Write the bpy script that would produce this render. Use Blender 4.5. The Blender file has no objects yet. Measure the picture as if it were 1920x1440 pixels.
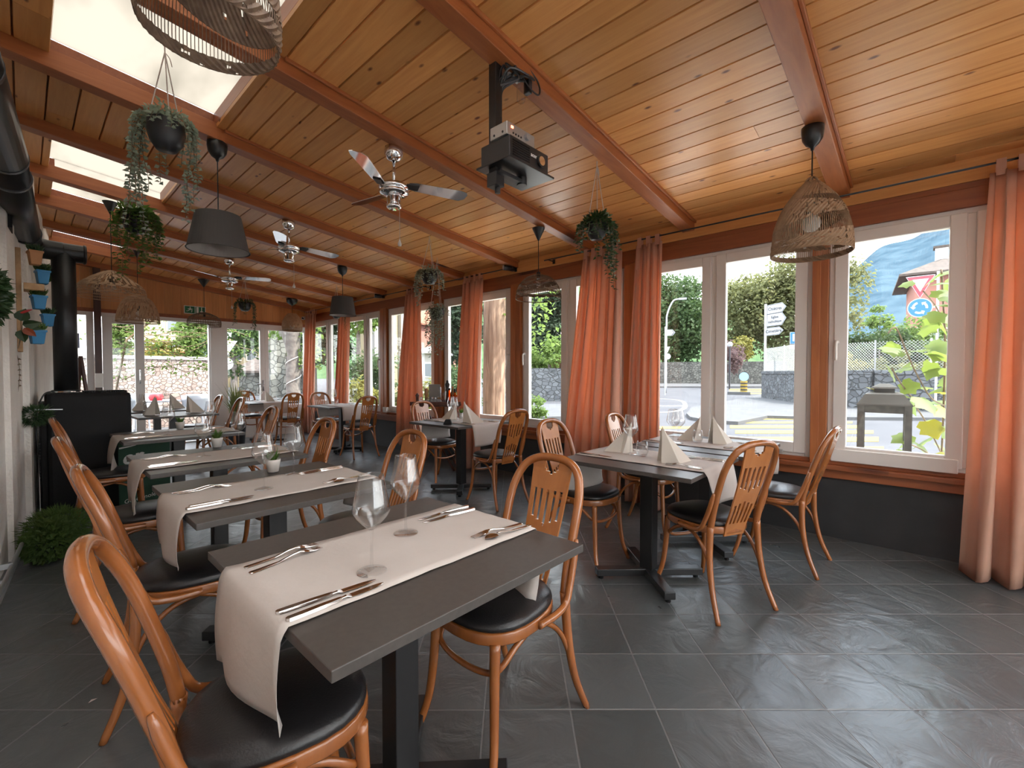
import bpy, math, random
from mathutils import Vector, Matrix, Euler
random.seed(7)
sc = bpy.context.scene
COL = sc.collection
PI = math.pi
R_ = math.radians

# ------------------------------------------------------------------ camera, world, sun, exposure
FPX = 840.0                      # focal length in pixels of a 1920 wide frame
TH = R_(42.5)                    # heading of the view, measured from the +x axis
CH = 1.28                        # camera height
PITCH = math.atan(20/840.0)
cam_d = bpy.data.cameras.new('camera')
cam_d.sensor_fit = 'HORIZONTAL'; cam_d.sensor_width = 36.0
cam_d.lens = 36.0*FPX/1920.0
cam_d.clip_start = 0.02; cam_d.clip_end = 3000
cam = bpy.data.objects.new('camera', cam_d); COL.objects.link(cam)
cam.location = (0, 0, CH)
cam.rotation_euler = (PI/2-PITCH, 0, TH-PI/2)
sc.camera = cam

FW = Vector((math.cos(TH), math.sin(TH), 0)); RT = Vector((math.sin(TH), -math.cos(TH), 0))
def at(px, py, D):
    """world point seen at bearing px,py, D metres in front of the camera (horizontally)"""
    a = (px-960)/FPX; b = (720-py)/FPX
    f = math.cos(PITCH)+b*math.sin(PITCH); u = -math.sin(PITCH)+b*math.cos(PITCH)
    k = D/f
    return Vector((0, 0, CH)) + FW*D + RT*(a*k) + Vector((0, 0, u*k))
def ag(px, D, z):
    p = at(px, 700, D); p.z = z; return p

w = bpy.data.worlds.new('sky'); sc.world = w; w.use_nodes = True
nt = w.node_tree; nt.nodes.clear()
wo = nt.nodes.new('ShaderNodeOutputWorld'); bg = nt.nodes.new('ShaderNodeBackground')
tc = nt.nodes.new('ShaderNodeTexCoord'); sep = nt.nodes.new('ShaderNodeSeparateXYZ')
cr = nt.nodes.new('ShaderNodeValToRGB'); nz = nt.nodes.new('ShaderNodeTexNoise'); mx = nt.nodes.new('ShaderNodeMixRGB')
nt.links.new(tc.outputs['Generated'], sep.inputs[0]); nt.links.new(sep.outputs['Z'], cr.inputs[0])
cr.color_ramp.elements[0].position = 0.0; cr.color_ramp.elements[0].color = (0.95, 0.97, 1.0, 1)
cr.color_ramp.elements[1].position = 0.7; cr.color_ramp.elements[1].color = (0.62, 0.76, 0.95, 1)
nz.inputs['Scale'].default_value = 3.0; nz.inputs['Detail'].default_value = 5
nt.links.new(tc.outputs['Generated'], nz.inputs['Vector'])
cr2 = nt.nodes.new('ShaderNodeValToRGB'); cr2.color_ramp.elements[0].position = .42; cr2.color_ramp.elements[1].position = .62
nt.links.new(nz.outputs[0], cr2.inputs[0])
nt.links.new(cr2.outputs[0], mx.inputs[0]); nt.links.new(cr.outputs[0], mx.inputs[1]); mx.inputs[2].default_value = (1, 0.99, 0.97, 1)
nt.links.new(mx.outputs[0], bg.inputs[0]); bg.inputs[1].default_value = 1.15
nt.links.new(bg.outputs[0], wo.inputs[0])

sun_d = bpy.data.lights.new('sun', 'SUN'); sun_d.energy = 2.2; sun_d.angle = R_(2.0); sun_d.color = (1.0, 0.93, 0.82)
sun = bpy.data.objects.new('sun', sun_d); COL.objects.link(sun)
sdir = Vector((-0.30, 0.50, -0.81))      # the way the light travels
sun.rotation_euler = sdir.to_track_quat('-Z', 'Y').to_euler(); sun.location = (20, -20, 30)

sc.view_settings.view_transform = 'Standard'; sc.view_settings.look = 'None'
sc.view_settings.gamma = 1.0; sc.view_settings.use_curve_mapping = False
sc.view_settings.exposure = 2.72
cy = sc.cycles
cy.use_denoising = True
cy.max_bounces = 10; cy.diffuse_bounces = 6; cy.glossy_bounces = 4; cy.transmission_bounces = 6; cy.transparent_max_bounces = 24
cy.caustics_reflective = False; cy.caustics_refractive = False; cy.sample_clamp_indirect = 6

# ------------------------------------------------------------------ mesh helpers
class MB:
    def __init__(s): s.v = []; s.f = []; s.M = Matrix.Identity(4)
    def add(s, vs, fs):
        o = len(s.v); s.v += [tuple(s.M @ Vector(p)) for p in vs]; s.f += [tuple(i+o for i in f) for f in fs]
    def box(s, x0, x1, y0, y1, z0, z1):
        s.add([(x0,y0,z0),(x1,y0,z0),(x1,y1,z0),(x0,y1,z0),(x0,y0,z1),(x1,y0,z1),(x1,y1,z1),(x0,y1,z1)],
              [(0,3,2,1),(4,5,6,7),(0,1,5,4),(1,2,6,5),(2,3,7,6),(3,0,4,7)])
    def hexa(s, p):     # eight corners, bottom four then top four
        s.add(p, [(0,3,2,1),(4,5,6,7),(0,1,5,4),(1,2,6,5),(2,3,7,6),(3,0,4,7)])
    def bar(s, a, b, wd, hd, up=(0,0,1)):
        a = Vector(a); b = Vector(b); d = (b-a).normalized(); u = Vector(up); sd = d.cross(u)
        if sd.length < 1e-4: sd = d.cross(Vector((1,0,0)))
        sd.normalize(); u = sd.cross(d).normalized(); sd *= wd/2; u *= hd/2
        s.hexa([a-sd-u, a+sd-u, b+sd-u, b-sd-u, a-sd+u, a+sd+u, b+sd+u, b-sd+u])
    def tube(s, pts, r, seg=8, closed=False, flat=1.0):
        pts = [Vector(p) for p in pts]; n = len(pts)
        rr = r if isinstance(r, (list, tuple)) else [r]*n
        vs = []; fs = []; nrm = None
        for i, p in enumerate(pts):
            if closed: t = pts[(i+1) % n]-pts[(i-1) % n]
            else: t = pts[min(i+1, n-1)]-pts[max(i-1, 0)]
            if t.length < 1e-9: t = Vector((0,0,1))
            t.normalize()
            if nrm is None:
                nrm = t.cross(Vector((0,0,1)))
                if nrm.length < 1e-3: nrm = t.cross(Vector((1,0,0)))
            nrm = (nrm - t*nrm.dot(t)); nrm.normalize(); bn = t.cross(nrm)
            for k in range(seg):
                a = 2*PI*k/seg; vs.append(p+nrm*(math.cos(a)*rr[i])+bn*(math.sin(a)*rr[i]*flat))
        for i in range(n if closed else n-1):
            j = (i+1) % n
            for k in range(seg):
                l = (k+1) % seg; fs.append((i*seg+k, i*seg+l, j*seg+l, j*seg+k))
        if not closed:
            fs.append(tuple(range(seg))[::-1]); fs.append(tuple((n-1)*seg+k for k in range(seg)))
        s.add(vs, fs)
    def lathe(s, prof, seg=24, c=(0,0,0), cap=False):
        c = Vector(c); vs = []; fs = []
        for r, z in prof:
            for k in range(seg):
                a = 2*PI*k/seg; vs.append(c+Vector((r*math.cos(a), r*math.sin(a), z)))
        for i in range(len(prof)-1):
            for k in range(seg):
                l = (k+1) % seg; fs.append((i*seg+k, i*seg+l, (i+1)*seg+l, (i+1)*seg+k))
        if cap:
            fs.append(tuple(range(seg))[::-1]); fs.append(tuple((len(prof)-1)*seg+k for k in range(seg)))
        s.add(vs, fs)
    def cyl(s, a, b, r, seg=16): s.tube([a, b], r, seg)
    def prism(s, pts, t, fn):
        """2d outline pts extruded from 0 to t; fn(u, v, w) gives the 3d point"""
        n = len(pts)
        vs = [fn(u, v, 0) for u, v in pts]+[fn(u, v, t) for u, v in pts]
        fs = [tuple(range(n))[::-1], tuple(range(n, 2*n))]+[(i, (i+1) % n, (i+1) % n+n, i+n) for i in range(n)]
        s.add(vs, fs)
    def mask(s, us, vs_, keep, fn, t):
        """grid of cells us x vs_, keep(i,j) says which stay; fn(u,v,w) with w 0..t"""
        idx = {}; V = []; F = []
        def g(i, j, k):
            if (i, j, k) not in idx: idx[(i, j, k)] = len(V); V.append(fn(us[i], vs_[j], t*k))
            return idx[(i, j, k)]
        nu = len(us)-1; nv = len(vs_)-1
        K = lambda i, j: 0 <= i < nu and 0 <= j < nv and keep(i, j)
        for i in range(nu):
            for j in range(nv):
                if not K(i, j): continue
                F.append((g(i,j,0), g(i,j+1,0), g(i+1,j+1,0), g(i+1,j,0))); F.append((g(i,j,1), g(i+1,j,1), g(i+1,j+1,1), g(i,j+1,1)))
                if not K(i-1, j): F.append((g(i,j,0), g(i,j,1), g(i,j+1,1), g(i,j+1,0)))
                if not K(i+1, j): F.append((g(i+1,j,0), g(i+1,j+1,0), g(i+1,j+1,1), g(i+1,j,1)))
                if not K(i, j-1): F.append((g(i,j,0), g(i+1,j,0), g(i+1,j,1), g(i,j,1)))
                if not K(i, j+1): F.append((g(i,j+1,0), g(i,j+1,1), g(i+1,j+1,1), g(i+1,j+1,0)))
        s.add(V, F)
    def leaf(s, p, d, n, L, W, bend=0.25):
        p = Vector(p); d = Vector(d).normalized(); n = Vector(n); sd = d.cross(n)
        if sd.length < 1e-4: sd = d.cross(Vector((0.3,0.5,0.8)))
        sd.normalize(); n = sd.cross(d)
        m = p+d*(L*.45)
        s.add([p, m+sd*W/2+n*(W*bend), p+d*L, m-sd*W/2+n*(W*bend), m], [(0,1,4),(1,2,4),(2,3,4),(3,0,4)])
    def build(s, name, mat, parent=None, smooth=False, bevel=0, solid=0, loc=None):
        me = bpy.data.meshes.new(name); me.from_pydata(s.v, [], s.f); me.update()
        if mat: me.materials.append(mat)
        o = bpy.data.objects.new(name, me); COL.objects.link(o)
        if parent: o.parent = parent
        if loc: o.location = loc
        if smooth: me.polygons.foreach_set('use_smooth', [True]*len(me.polygons))
        if bevel:
            b = o.modifiers.new('bevel', 'BEVEL'); b.width = bevel; b.segments = 2; b.limit_method = 'ANGLE'; b.angle_limit = R_(40)
        if solid:
            m = o.modifiers.new('solid', 'SOLIDIFY'); m.thickness = solid; m.offset = 0
        return o

def tag(o, label=None, cat=None, group=None, kind=None):
    if label: o['label'] = label
    if cat: o['category'] = cat
    if group: o['group'] = group
    if kind: o['kind'] = kind
    return o
def empty(name, loc=(0,0,0), rz=0, label=None, cat=None, group=None):
    o = bpy.data.objects.new(name, None); COL.objects.link(o); o.location = loc; o.rotation_euler = (0,0,rz)
    o.empty_display_size = .05
    return tag(o, label, cat, group)
def kids(o): return [c for c in bpy.data.objects if c.parent == o]
def dup(o, loc=None, rz=None, label=None, parent=None, group=None, scale=None):
    c = o.copy(); COL.objects.link(c)
    if parent is not None: c.parent = parent
    if loc is not None: c.location = loc
    if rz is not None: c.rotation_euler = (o.rotation_euler[0], o.rotation_euler[1], rz)
    if scale is not None: c.scale = (scale,)*3
    if label: c['label'] = label
    if group: c['group'] = group
    for k in kids(o): dup(k, parent=c)
    return c
def struct(name, mb, m, parent=None, **k):
    o = mb.build(name, m, parent, **k)
    if parent is None: o['kind'] = 'structure'
    return o
def spline(pts, n=6, closed=False):
    """Catmull-Rom through pts"""
    P = [Vector(p) for p in pts]; out = []; N = len(P)
    rng = range(N) if closed else range(N-1)
    for i in rng:
        if closed: a, b, c, d = P[(i-1) % N], P[i], P[(i+1) % N], P[(i+2) % N]
        else: a, b, c, d = P[max(i-1,0)], P[i], P[i+1], P[min(i+2,N-1)]
        for k in range(n):
            t = k/n
            out.append(.5*((2*b)+(c-a)*t+(2*a-5*b+4*c-d)*t*t+(3*b-a-3*c+d)*t**3))
    if not closed: out.append(P[-1])
    return out
def text(body, size, parent, mat, M, name='lettering', extrude=0.001, align='CENTER', bold=0.0, shear=0):
    cu = bpy.data.curves.new(name, 'FONT'); cu.body = body; cu.size = size; cu.extrude = extrude; cu.align_x = align; cu.align_y = 'CENTER'
    cu.offset = bold; cu.resolution_u = 3; cu.shear = shear
    tmp = bpy.data.objects.new(name+'_curve', cu); COL.objects.link(tmp)
    me = bpy.data.meshes.new_from_object(tmp.evaluated_get(bpy.context.evaluated_depsgraph_get()))
    bpy.data.objects.remove(tmp); me.name = name; me.materials.clear(); me.materials.append(mat)
    o = bpy.data.objects.new(name, me); COL.objects.link(o)
    if parent: o.parent = parent
    o.matrix_local = M
    return o

# ------------------------------------------------------------------ materials
def mat(name, col, rough=.5, metal=0, spec=.5, noise=None, bump=0, bscale=40, coat=0, sheen=0, trans=None):
    m = bpy.data.materials.new(name); m.use_nodes = True
    t = m.node_tree; b = t.nodes['Principled BSDF']
    b.inputs['Base Color'].default_value = (*col, 1); b.inputs['Roughness'].default_value = rough
    b.inputs['Metallic'].default_value = metal; b.inputs['Specular IOR Level'].default_value = spec
    if coat: b.inputs['Coat Weight'].default_value = coat; b.inputs['Coat Roughness'].default_value = .12
    tcn = None
    if noise or bump:
        tcn = t.nodes.new('ShaderNodeTexCoord')
    if noise:       # (second colour, scale)
        n = t.nodes.new('ShaderNodeTexNoise'); n.inputs['Scale'].default_value = noise[1]; n.inputs['Detail'].default_value = 6
        t.links.new(tcn.outputs['Object'], n.inputs['Vector'])
        r = t.nodes.new('ShaderNodeValToRGB'); r.color_ramp.elements[0].position = .35; r.color_ramp.elements[1].position = .65
        r.color_ramp.elements[0].color = (*col, 1); r.color_ramp.elements[1].color = (*noise[0], 1)
        t.links.new(n.outputs[0], r.inputs[0]); t.links.new(r.outputs[0], b.inputs['Base Color'])
    if bump:
        n = t.nodes.new('ShaderNodeTexNoise'); n.inputs['Scale'].default_value = bscale; n.inputs['Detail'].default_value = 5
        t.links.new(tcn.outputs['Object'], n.inputs['Vector'])
        bp = t.nodes.new('ShaderNodeBump'); bp.inputs['Strength'].default_value = bump; bp.inputs['Distance'].default_value = .01
        t.links.new(n.outputs[0], bp.inputs['Height']); t.links.new(bp.outputs[0], b.inputs['Normal'])
    if trans:       # (colour, amount): light coming through cloth or leaf
        tr = t.nodes.new('ShaderNodeBsdfTranslucent'); tr.inputs[0].default_value = (*trans[0], 1)
        mxs = t.nodes.new('ShaderNodeMixShader'); mxs.inputs[0].default_value = trans[1]
        out = t.nodes['Material Output']
        t.links.new(b.outputs[0], mxs.inputs[1]); t.links.new(tr.outputs[0], mxs.inputs[2]); t.links.new(mxs.outputs[0], out.inputs[0])
    return m

def wood(name, c1, c2, knot, stretch=(18,1.2,18), rough=.4, coat=0, vary=.25, kscale=5.0, spec=.5, bump=.1, kn=(.09,.19,.40)):
    m = bpy.data.materials.new(name); m.use_nodes = True
    t = m.node_tree; b = t.nodes['Principled BSDF']; L = t.links.new; N = t.nodes.new
    tcn = N('ShaderNodeTexCoord'); mp = N('ShaderNodeMapping'); mp.inputs['Scale'].default_value = stretch
    geo = N('ShaderNodeNewGeometry'); ad = N('ShaderNodeVectorMath'); ad.operation = 'ADD'
    sc_ = N('ShaderNodeVectorMath'); sc_.operation = 'SCALE'; sc_.inputs[0].default_value = (7.3, 13.1, 5.7)
    L(geo.outputs['Random Per Island'], sc_.inputs['Scale'])
    L(tcn.outputs['Object'], ad.inputs[0]); L(sc_.outputs[0], ad.inputs[1]); L(ad.outputs[0], mp.inputs[0])
    n1 = N('ShaderNodeTexNoise'); n1.inputs['Scale'].default_value = 1.6; n1.inputs['Detail'].default_value = 7; n1.inputs['Roughness'].default_value = .6
    n1.inputs['Distortion'].default_value = .6
    L(mp.outputs[0], n1.inputs['Vector'])
    r = N('ShaderNodeValToRGB'); r.color_ramp.elements[0].position = .3; r.color_ramp.elements[1].position = .7
    r.color_ramp.elements[0].color = (*c1, 1); r.color_ramp.elements[1].color = (*c2, 1); L(n1.outputs[0], r.inputs[0])
    # knots
    mk = N('ShaderNodeMapping'); mk.inputs['Scale'].default_value = tuple(kscale*(.45 if q == min(stretch) else 1.0) for q in stretch)
    L(ad.outputs[0], mk.inputs[0])
    vo = N('ShaderNodeTexVoronoi'); vo.inputs['Scale'].default_value = 1.0; L(mk.outputs[0], vo.inputs['Vector'])
    rk = N('ShaderNodeValToRGB'); rk.color_ramp.elements[0].position = kn[0]; rk.color_ramp.elements[1].position = kn[1]
    rk.color_ramp.elements[0].color = (1,1,1,1); rk.color_ramp.elements[1].color = (0,0,0,1); L(vo.outputs['Distance'], rk.inputs[0])
    gt = N('ShaderNodeMath'); gt.operation = 'GREATER_THAN'; gt.inputs[1].default_value = kn[2]; sp = N('ShaderNodeSeparateXYZ')
    L(vo.outputs['Color'], sp.inputs[0]); L(sp.outputs[0], gt.inputs[0])
    mu = N('ShaderNodeMath'); mu.operation = 'MULTIPLY'; L(rk.outputs[0], mu.inputs[0]); L(gt.outputs[0], mu.inputs[1])
    mk2 = N('ShaderNodeMixRGB'); mk2.inputs[2].default_value = (*knot, 1); L(mu.outputs[0], mk2.inputs[0]); L(r.outputs[0], mk2.inputs[1])
    hs = N('ShaderNodeHueSaturation'); mr = N('ShaderNodeMapRange'); mr.inputs[3].default_value = 1-vary; mr.inputs[4].default_value = 1+vary*.6
    L(geo.outputs['Random Per Island'], mr.inputs[0]); L(mr.outputs[0], hs.inputs['Value']); L(mk2.outputs[0], hs.inputs['Color'])
    L(hs.outputs[0], b.inputs['Base Color'])
    b.inputs['Roughness'].default_value = rough; b.inputs['Specular IOR Level'].default_value = spec
    if coat: b.inputs['Coat Weight'].default_value = coat; b.inputs['Coat Roughness'].default_value = .1
    if bump:
        bp = N('ShaderNodeBump'); bp.inputs['Strength'].default_value = bump; bp.inputs['Distance'].default_value = .004
        L(n1.outputs[0], bp.inputs['Height']); L(bp.outputs[0], b.inputs['Normal'])
    return m

def glass(name, tint=(1,1,1), refl=.35, rough=0.0):
    m = bpy.data.materials.new(name); m.use_nodes = True
    t = m.node_tree; t.nodes.clear(); N = t.nodes.new; L = t.links.new
    o = N('ShaderNodeOutputMaterial'); tr = N('ShaderNodeBsdfTransparent'); tr.inputs[0].default_value = (*tint, 1)
    g = N('ShaderNodeBsdfGlossy'); g.inputs['Roughness'].default_value = rough
    f = N('ShaderNodeLayerWeight'); f.inputs[0].default_value = .5
    pw = N('ShaderNodeMath'); pw.operation = 'POWER'; pw.inputs[1].default_value = 4.0; L(f.outputs['Facing'], pw.inputs[0])
    mu = N('ShaderNodeMath'); mu.operation = 'MULTIPLY_ADD'; mu.inputs[1].default_value = refl; mu.inputs[2].default_value = .03+.05*(refl > .5); mu.use_clamp = True
    mxs = N('ShaderNodeMixShader'); L(pw.outputs[0], mu.inputs[0]); L(mu.outputs[0], mxs.inputs[0]); L(tr.outputs[0], mxs.inputs[1]); L(g.outputs[0], mxs.inputs[2]); L(mxs.outputs[0], o.inputs[0])
    return m

M = {}
M['plank'] = wood('ceiling_planks', (.60,.26,.08), (.72,.35,.12), (.16,.045,.015), (22,1.3,22), spec=.32, rough=.33, vary=.22, kscale=11.0, kn=(.07,.15,.60))
M['beam'] = wood('roof_beams', (.31,.088,.026), (.43,.14,.042), (.08,.02,.01), (1.2,16,16), rough=.42, vary=.12, kscale=2.2)
M['post'] = wood('window_posts', (.34,.10,.03), (.46,.16,.048), (.09,.02,.01), (16,16,1.2), rough=.4, vary=.15, kscale=2.2)
M['rail'] = wood('plate_wood', (.24,.066,.024), (.34,.105,.036), (.08,.02,.01), (16,1.2,16), rough=.42, vary=.12, kscale=2.2)
M['endplank'] = wood('end_wall_planks', (.52,.215,.065), (.64,.29,.10), (.16,.05,.02), (16,16,1.1), rough=.45, vary=.14, kscale=8.0, kn=(.07,.14,.6))
M['bent'] = wood('bentwood', (.25,.078,.020), (.34,.115,.030), (.22,.07,.02), (9,9,2), rough=.25, coat=.5, vary=.0, kscale=.5, bump=0)
M['splat'] = wood('splat_plywood', (.33,.112,.028), (.42,.155,.042), (.30,.10,.03), (9,9,1.2), rough=.25, coat=.4, vary=.0, kscale=.5, bump=0)
M['darkwood'] = wood('dark_wood', (.05,.018,.012), (.09,.032,.02), (.02,.01,.01), (12,12,2), rough=.4)
M['paleboard'] = wood('pale_boards', (.55,.33,.16), (.68,.45,.24), (.3,.15,.06), (12,2,12), rough=.6)
M['leather'] = mat('black_leather', (.013,.012,.013), .33, spec=.5, bump=.12, bscale=180)
M['white'] = mat('white_window_plastic', (.74,.71,.68), .35, noise=((.70,.67,.64), 2.0))
M['whitepaint'] = mat('white_paint', (.78,.76,.72), .5)
M['plaster'] = mat('rough_white_plaster', (.86,.83,.78), .9, noise=((.75,.72,.68), 2.5), bump=.9, bscale=38)
M['black'] = mat('black_paint', (.006,.006,.007), .65, spec=.3, bump=.2, bscale=200)
M['blacksatin'] = mat('black_satin', (.014,.014,.015), .32)
M['dado'] = mat('dark_dado', (.022,.023,.025), .55, noise=((.03,.031,.033), 5))
M['chrome'] = mat('chrome', (.85,.85,.86), .07, metal=1)
M['steel'] = mat('cutlery_steel', (.62,.57,.54), .14, metal=1)
M['pipe'] = mat('stove_pipe', (.035,.036,.038), .38, metal=.6)
M['galv'] = mat('galvanised', (.45,.46,.47), .4, metal=.7)
M['top'] = mat('table_top', (.060,.052,.047), .42, spec=.45, noise=((.070,.061,.055), 60))
M['paper'] = mat('paper_runner', (.60,.545,.505), .85, noise=((.57,.515,.475), 9), bump=.12, bscale=60, trans=((.6,.5,.42), .15))
M['napkin'] = mat('paper_napkin', (.72,.67,.60), .85, trans=((.75,.68,.58), .2))
M['glass'] = glass('clear_glass', (.98,.98,.98), .95)
M['pane'] = glass('window_pane', (.97,.985,.985), .30)
M['curtain'] = mat('apricot_curtain', (.60,.40,.30), .9, bump=.15, bscale=150, noise=((.56,.37,.27), 14), trans=((.95,.46,.28), .42))
M['shade'] = mat('grey_linen_shade', (.085,.08,.078), .85, bump=.2, bscale=300, trans=((.3,.27,.24), .10))
M['rattan'] = mat('rattan', (.25,.155,.088), .65, noise=((.34,.22,.13), 25))
M['rattandark'] = mat('dark_rattan', (.13,.078,.048), .65, noise=((.20,.13,.08), 30))
M['rattanpale'] = mat('pale_rattan', (.42,.26,.15), .65, noise=((.50,.33,.2), 25))
M['bulb'] = mat('opal_bulb', (.80,.78,.74), .2, trans=((.9,.88,.82), .4))
M['rope'] = mat('pale_rope', (.52,.44,.40), .8)
M['pot'] = mat('black_pot', (.02,.021,.024), .4)
M['whitepot'] = mat('white_pot', (.62,.58,.54), .5)
M['greenleaf'] = mat('green_leaf', (.05,.11,.025), .5, noise=((.09,.16,.04), 8), trans=((.25,.45,.06), .3))
M['darkleaf'] = mat('dark_leaf', (.018,.045,.018), .45, noise=((.035,.075,.025), 12), trans=((.1,.25,.04), .2))
M['greyleaf'] = mat('grey_green_leaf', (.22,.27,.21), .6, noise=((.30,.35,.28), 12), trans=((.4,.5,.35), .3))
M['moss'] = mat('moss_green', (.045,.085,.018), .7, noise=((.08,.14,.03), 14), trans=((.2,.35,.05), .25))
M['stem'] = mat('stem', (.16,.11,.06), .7)
M['soil'] = mat('soil', (.03,.02,.015), .95)
M['blue'] = mat('blue_pot', (.03,.24,.50), .5)
M['red'] = mat('red_flower', (.45,.02,.02), .35)
M['green'] = mat('sign_green', (.0,.12,.04), .4)
M['board'] = mat('green_chalkboard', (.012,.065,.035), .6)
M['chalk'] = mat('chalk_white', (.8,.8,.78), .8)
M['plastic'] = mat('black_plastic', (.02,.02,.021), .38)
M['silver'] = mat('silver_box', (.45,.43,.41), .35, metal=.6)
M['amber'] = glass('amber_glass', (.85,.25,.04), .5)
M['led'] = mat('red_led', (.8,.05,.02), .4)
t_ = M['led'].node_tree.nodes['Principled BSDF']; t_.inputs['Emission Color'].default_value = (1,.12,.05,1); t_.inputs['Emission Strength'].default_value = 2.5
# ------------------------------------------------------------------ floor
def floor_mat():
    m = bpy.data.materials.new('slate_tiles'); m.use_nodes = True
    t = m.node_tree; b = t.nodes['Principled BSDF']; N = t.nodes.new; L = t.links.new
    tcn = N('ShaderNodeTexCoord'); mp = N('ShaderNodeMapping'); mp.vector_type = 'TEXTURE'
    # tile grid turned against the room by the heading
    mp.inputs['Rotation'].default_value = (0, 0, TH-PI/2)
    L(tcn.outputs['Object'], mp.inputs[0])
    def grid(ax, off, size):
        sp = N('ShaderNodeSeparateXYZ'); L(mp.outputs[0], sp.inputs[0])
        a = N('ShaderNodeMath'); a.operation = 'SUBTRACT'; a.inputs[1].default_value = off-40*size; L(sp.outputs[ax], a.inputs[0])
        d = N('ShaderNodeMath'); d.operation = 'DIVIDE'; d.inputs[1].default_value = size; L(a.outputs[0], d.inputs[0])
        fl = N('ShaderNodeMath'); fl.operation = 'FLOOR'; L(d.outputs[0], fl.inputs[0])
        fr = N('ShaderNodeMath'); fr.operation = 'FRACT'; L(d.outputs[0], fr.inputs[0])
        c = N('ShaderNodeMath'); c.operation = 'SUBTRACT'; c.inputs[1].default_value = .5; L(fr.outputs[0], c.inputs[0])
        ab = N('ShaderNodeMath'); ab.operation = 'ABSOLUTE'; L(c.outputs[0], ab.inputs[0])
        return fl, ab
    fx, ax_ = grid(0, 1.2, .326); fy, ay_ = grid(1, 1.675, .338)
    mxm = N('ShaderNodeMath'); mxm.operation = 'MAXIMUM'; L(ax_.outputs[0], mxm.inputs[0]); L(ay_.outputs[0], mxm.inputs[1])
    rj = N('ShaderNodeMapRange'); rj.inputs[1].default_value = .487; rj.inputs[2].default_value = .494; L(mxm.outputs[0], rj.inputs[0])   # 1 in the joints
    cmb = N('ShaderNodeCombineXYZ'); L(fx.outputs[0], cmb.inputs[0]); L(fy.outputs[0], cmb.inputs[1])
    wn = N('ShaderNodeTexWhiteNoise'); L(cmb.outputs[0], wn.inputs[0])
    r = N('ShaderNodeValToRGB'); r.color_ramp.elements[0].color = (.060,.067,.068,1); r.color_ramp.elements[1].color = (.085,.093,.095,1); L(wn.outputs[0], r.inputs[0])
    n = N('ShaderNodeTexNoise'); n.inputs['Scale'].default_value = 5; n.inputs['Detail'].default_value = 8; n.inputs['Distortion'].default_value = 1.2
    off = N('ShaderNodeVectorMath'); off.operation = 'MULTIPLY_ADD'; off.inputs[1].default_value = (3.7,5.3,1); L(cmb.outputs[0], off.inputs[0]); L(mp.outputs[0], off.inputs[2])
    L(off.outputs[0], n.inputs['Vector'])
    mj = N('ShaderNodeMixRGB'); mj.inputs[2].default_value = (.15,.15,.15,1); L(rj.outputs[0], mj.inputs[0]); L(r.outputs[0], mj.inputs[1]); L(mj.outputs[0], b.inputs['Base Color'])
    rr = N('ShaderNodeMapRange'); rr.inputs[3].default_value = .22; rr.inputs[4].default_value = .42; L(n.outputs[0], rr.inputs[0]); L(rr.outputs[0], b.inputs['Roughness'])
    b1 = N('ShaderNodeBump'); b1.inputs['Strength'].default_value = .75; b1.inputs['Distance'].default_value = .012; L(n.outputs[0], b1.inputs['Height'])
    b2 = N('ShaderNodeBump'); b2.inputs['Strength'].default_value = .6; b2.inputs['Distance'].default_value = .004; b2.invert = True
    L(rj.outputs[0], b2.inputs['Height']); L(b1.outputs[0], b2.inputs['Normal']); L(b2.outputs[0], b.inputs['Normal'])
    b.inputs['Specular IOR Level'].default_value = .8
    return m
M['floor'] = floor_mat()
XW = 4.25; YE = 9.95; YB = -5.0
def xl(y): return -.08+.085*(y-4.66)           # line of the house wall
mb = MB(); mb.box(-1.2, XW+.12, YB-.1, YE+.12, -.12, 0); struct('floor', mb, M['floor'])

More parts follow.
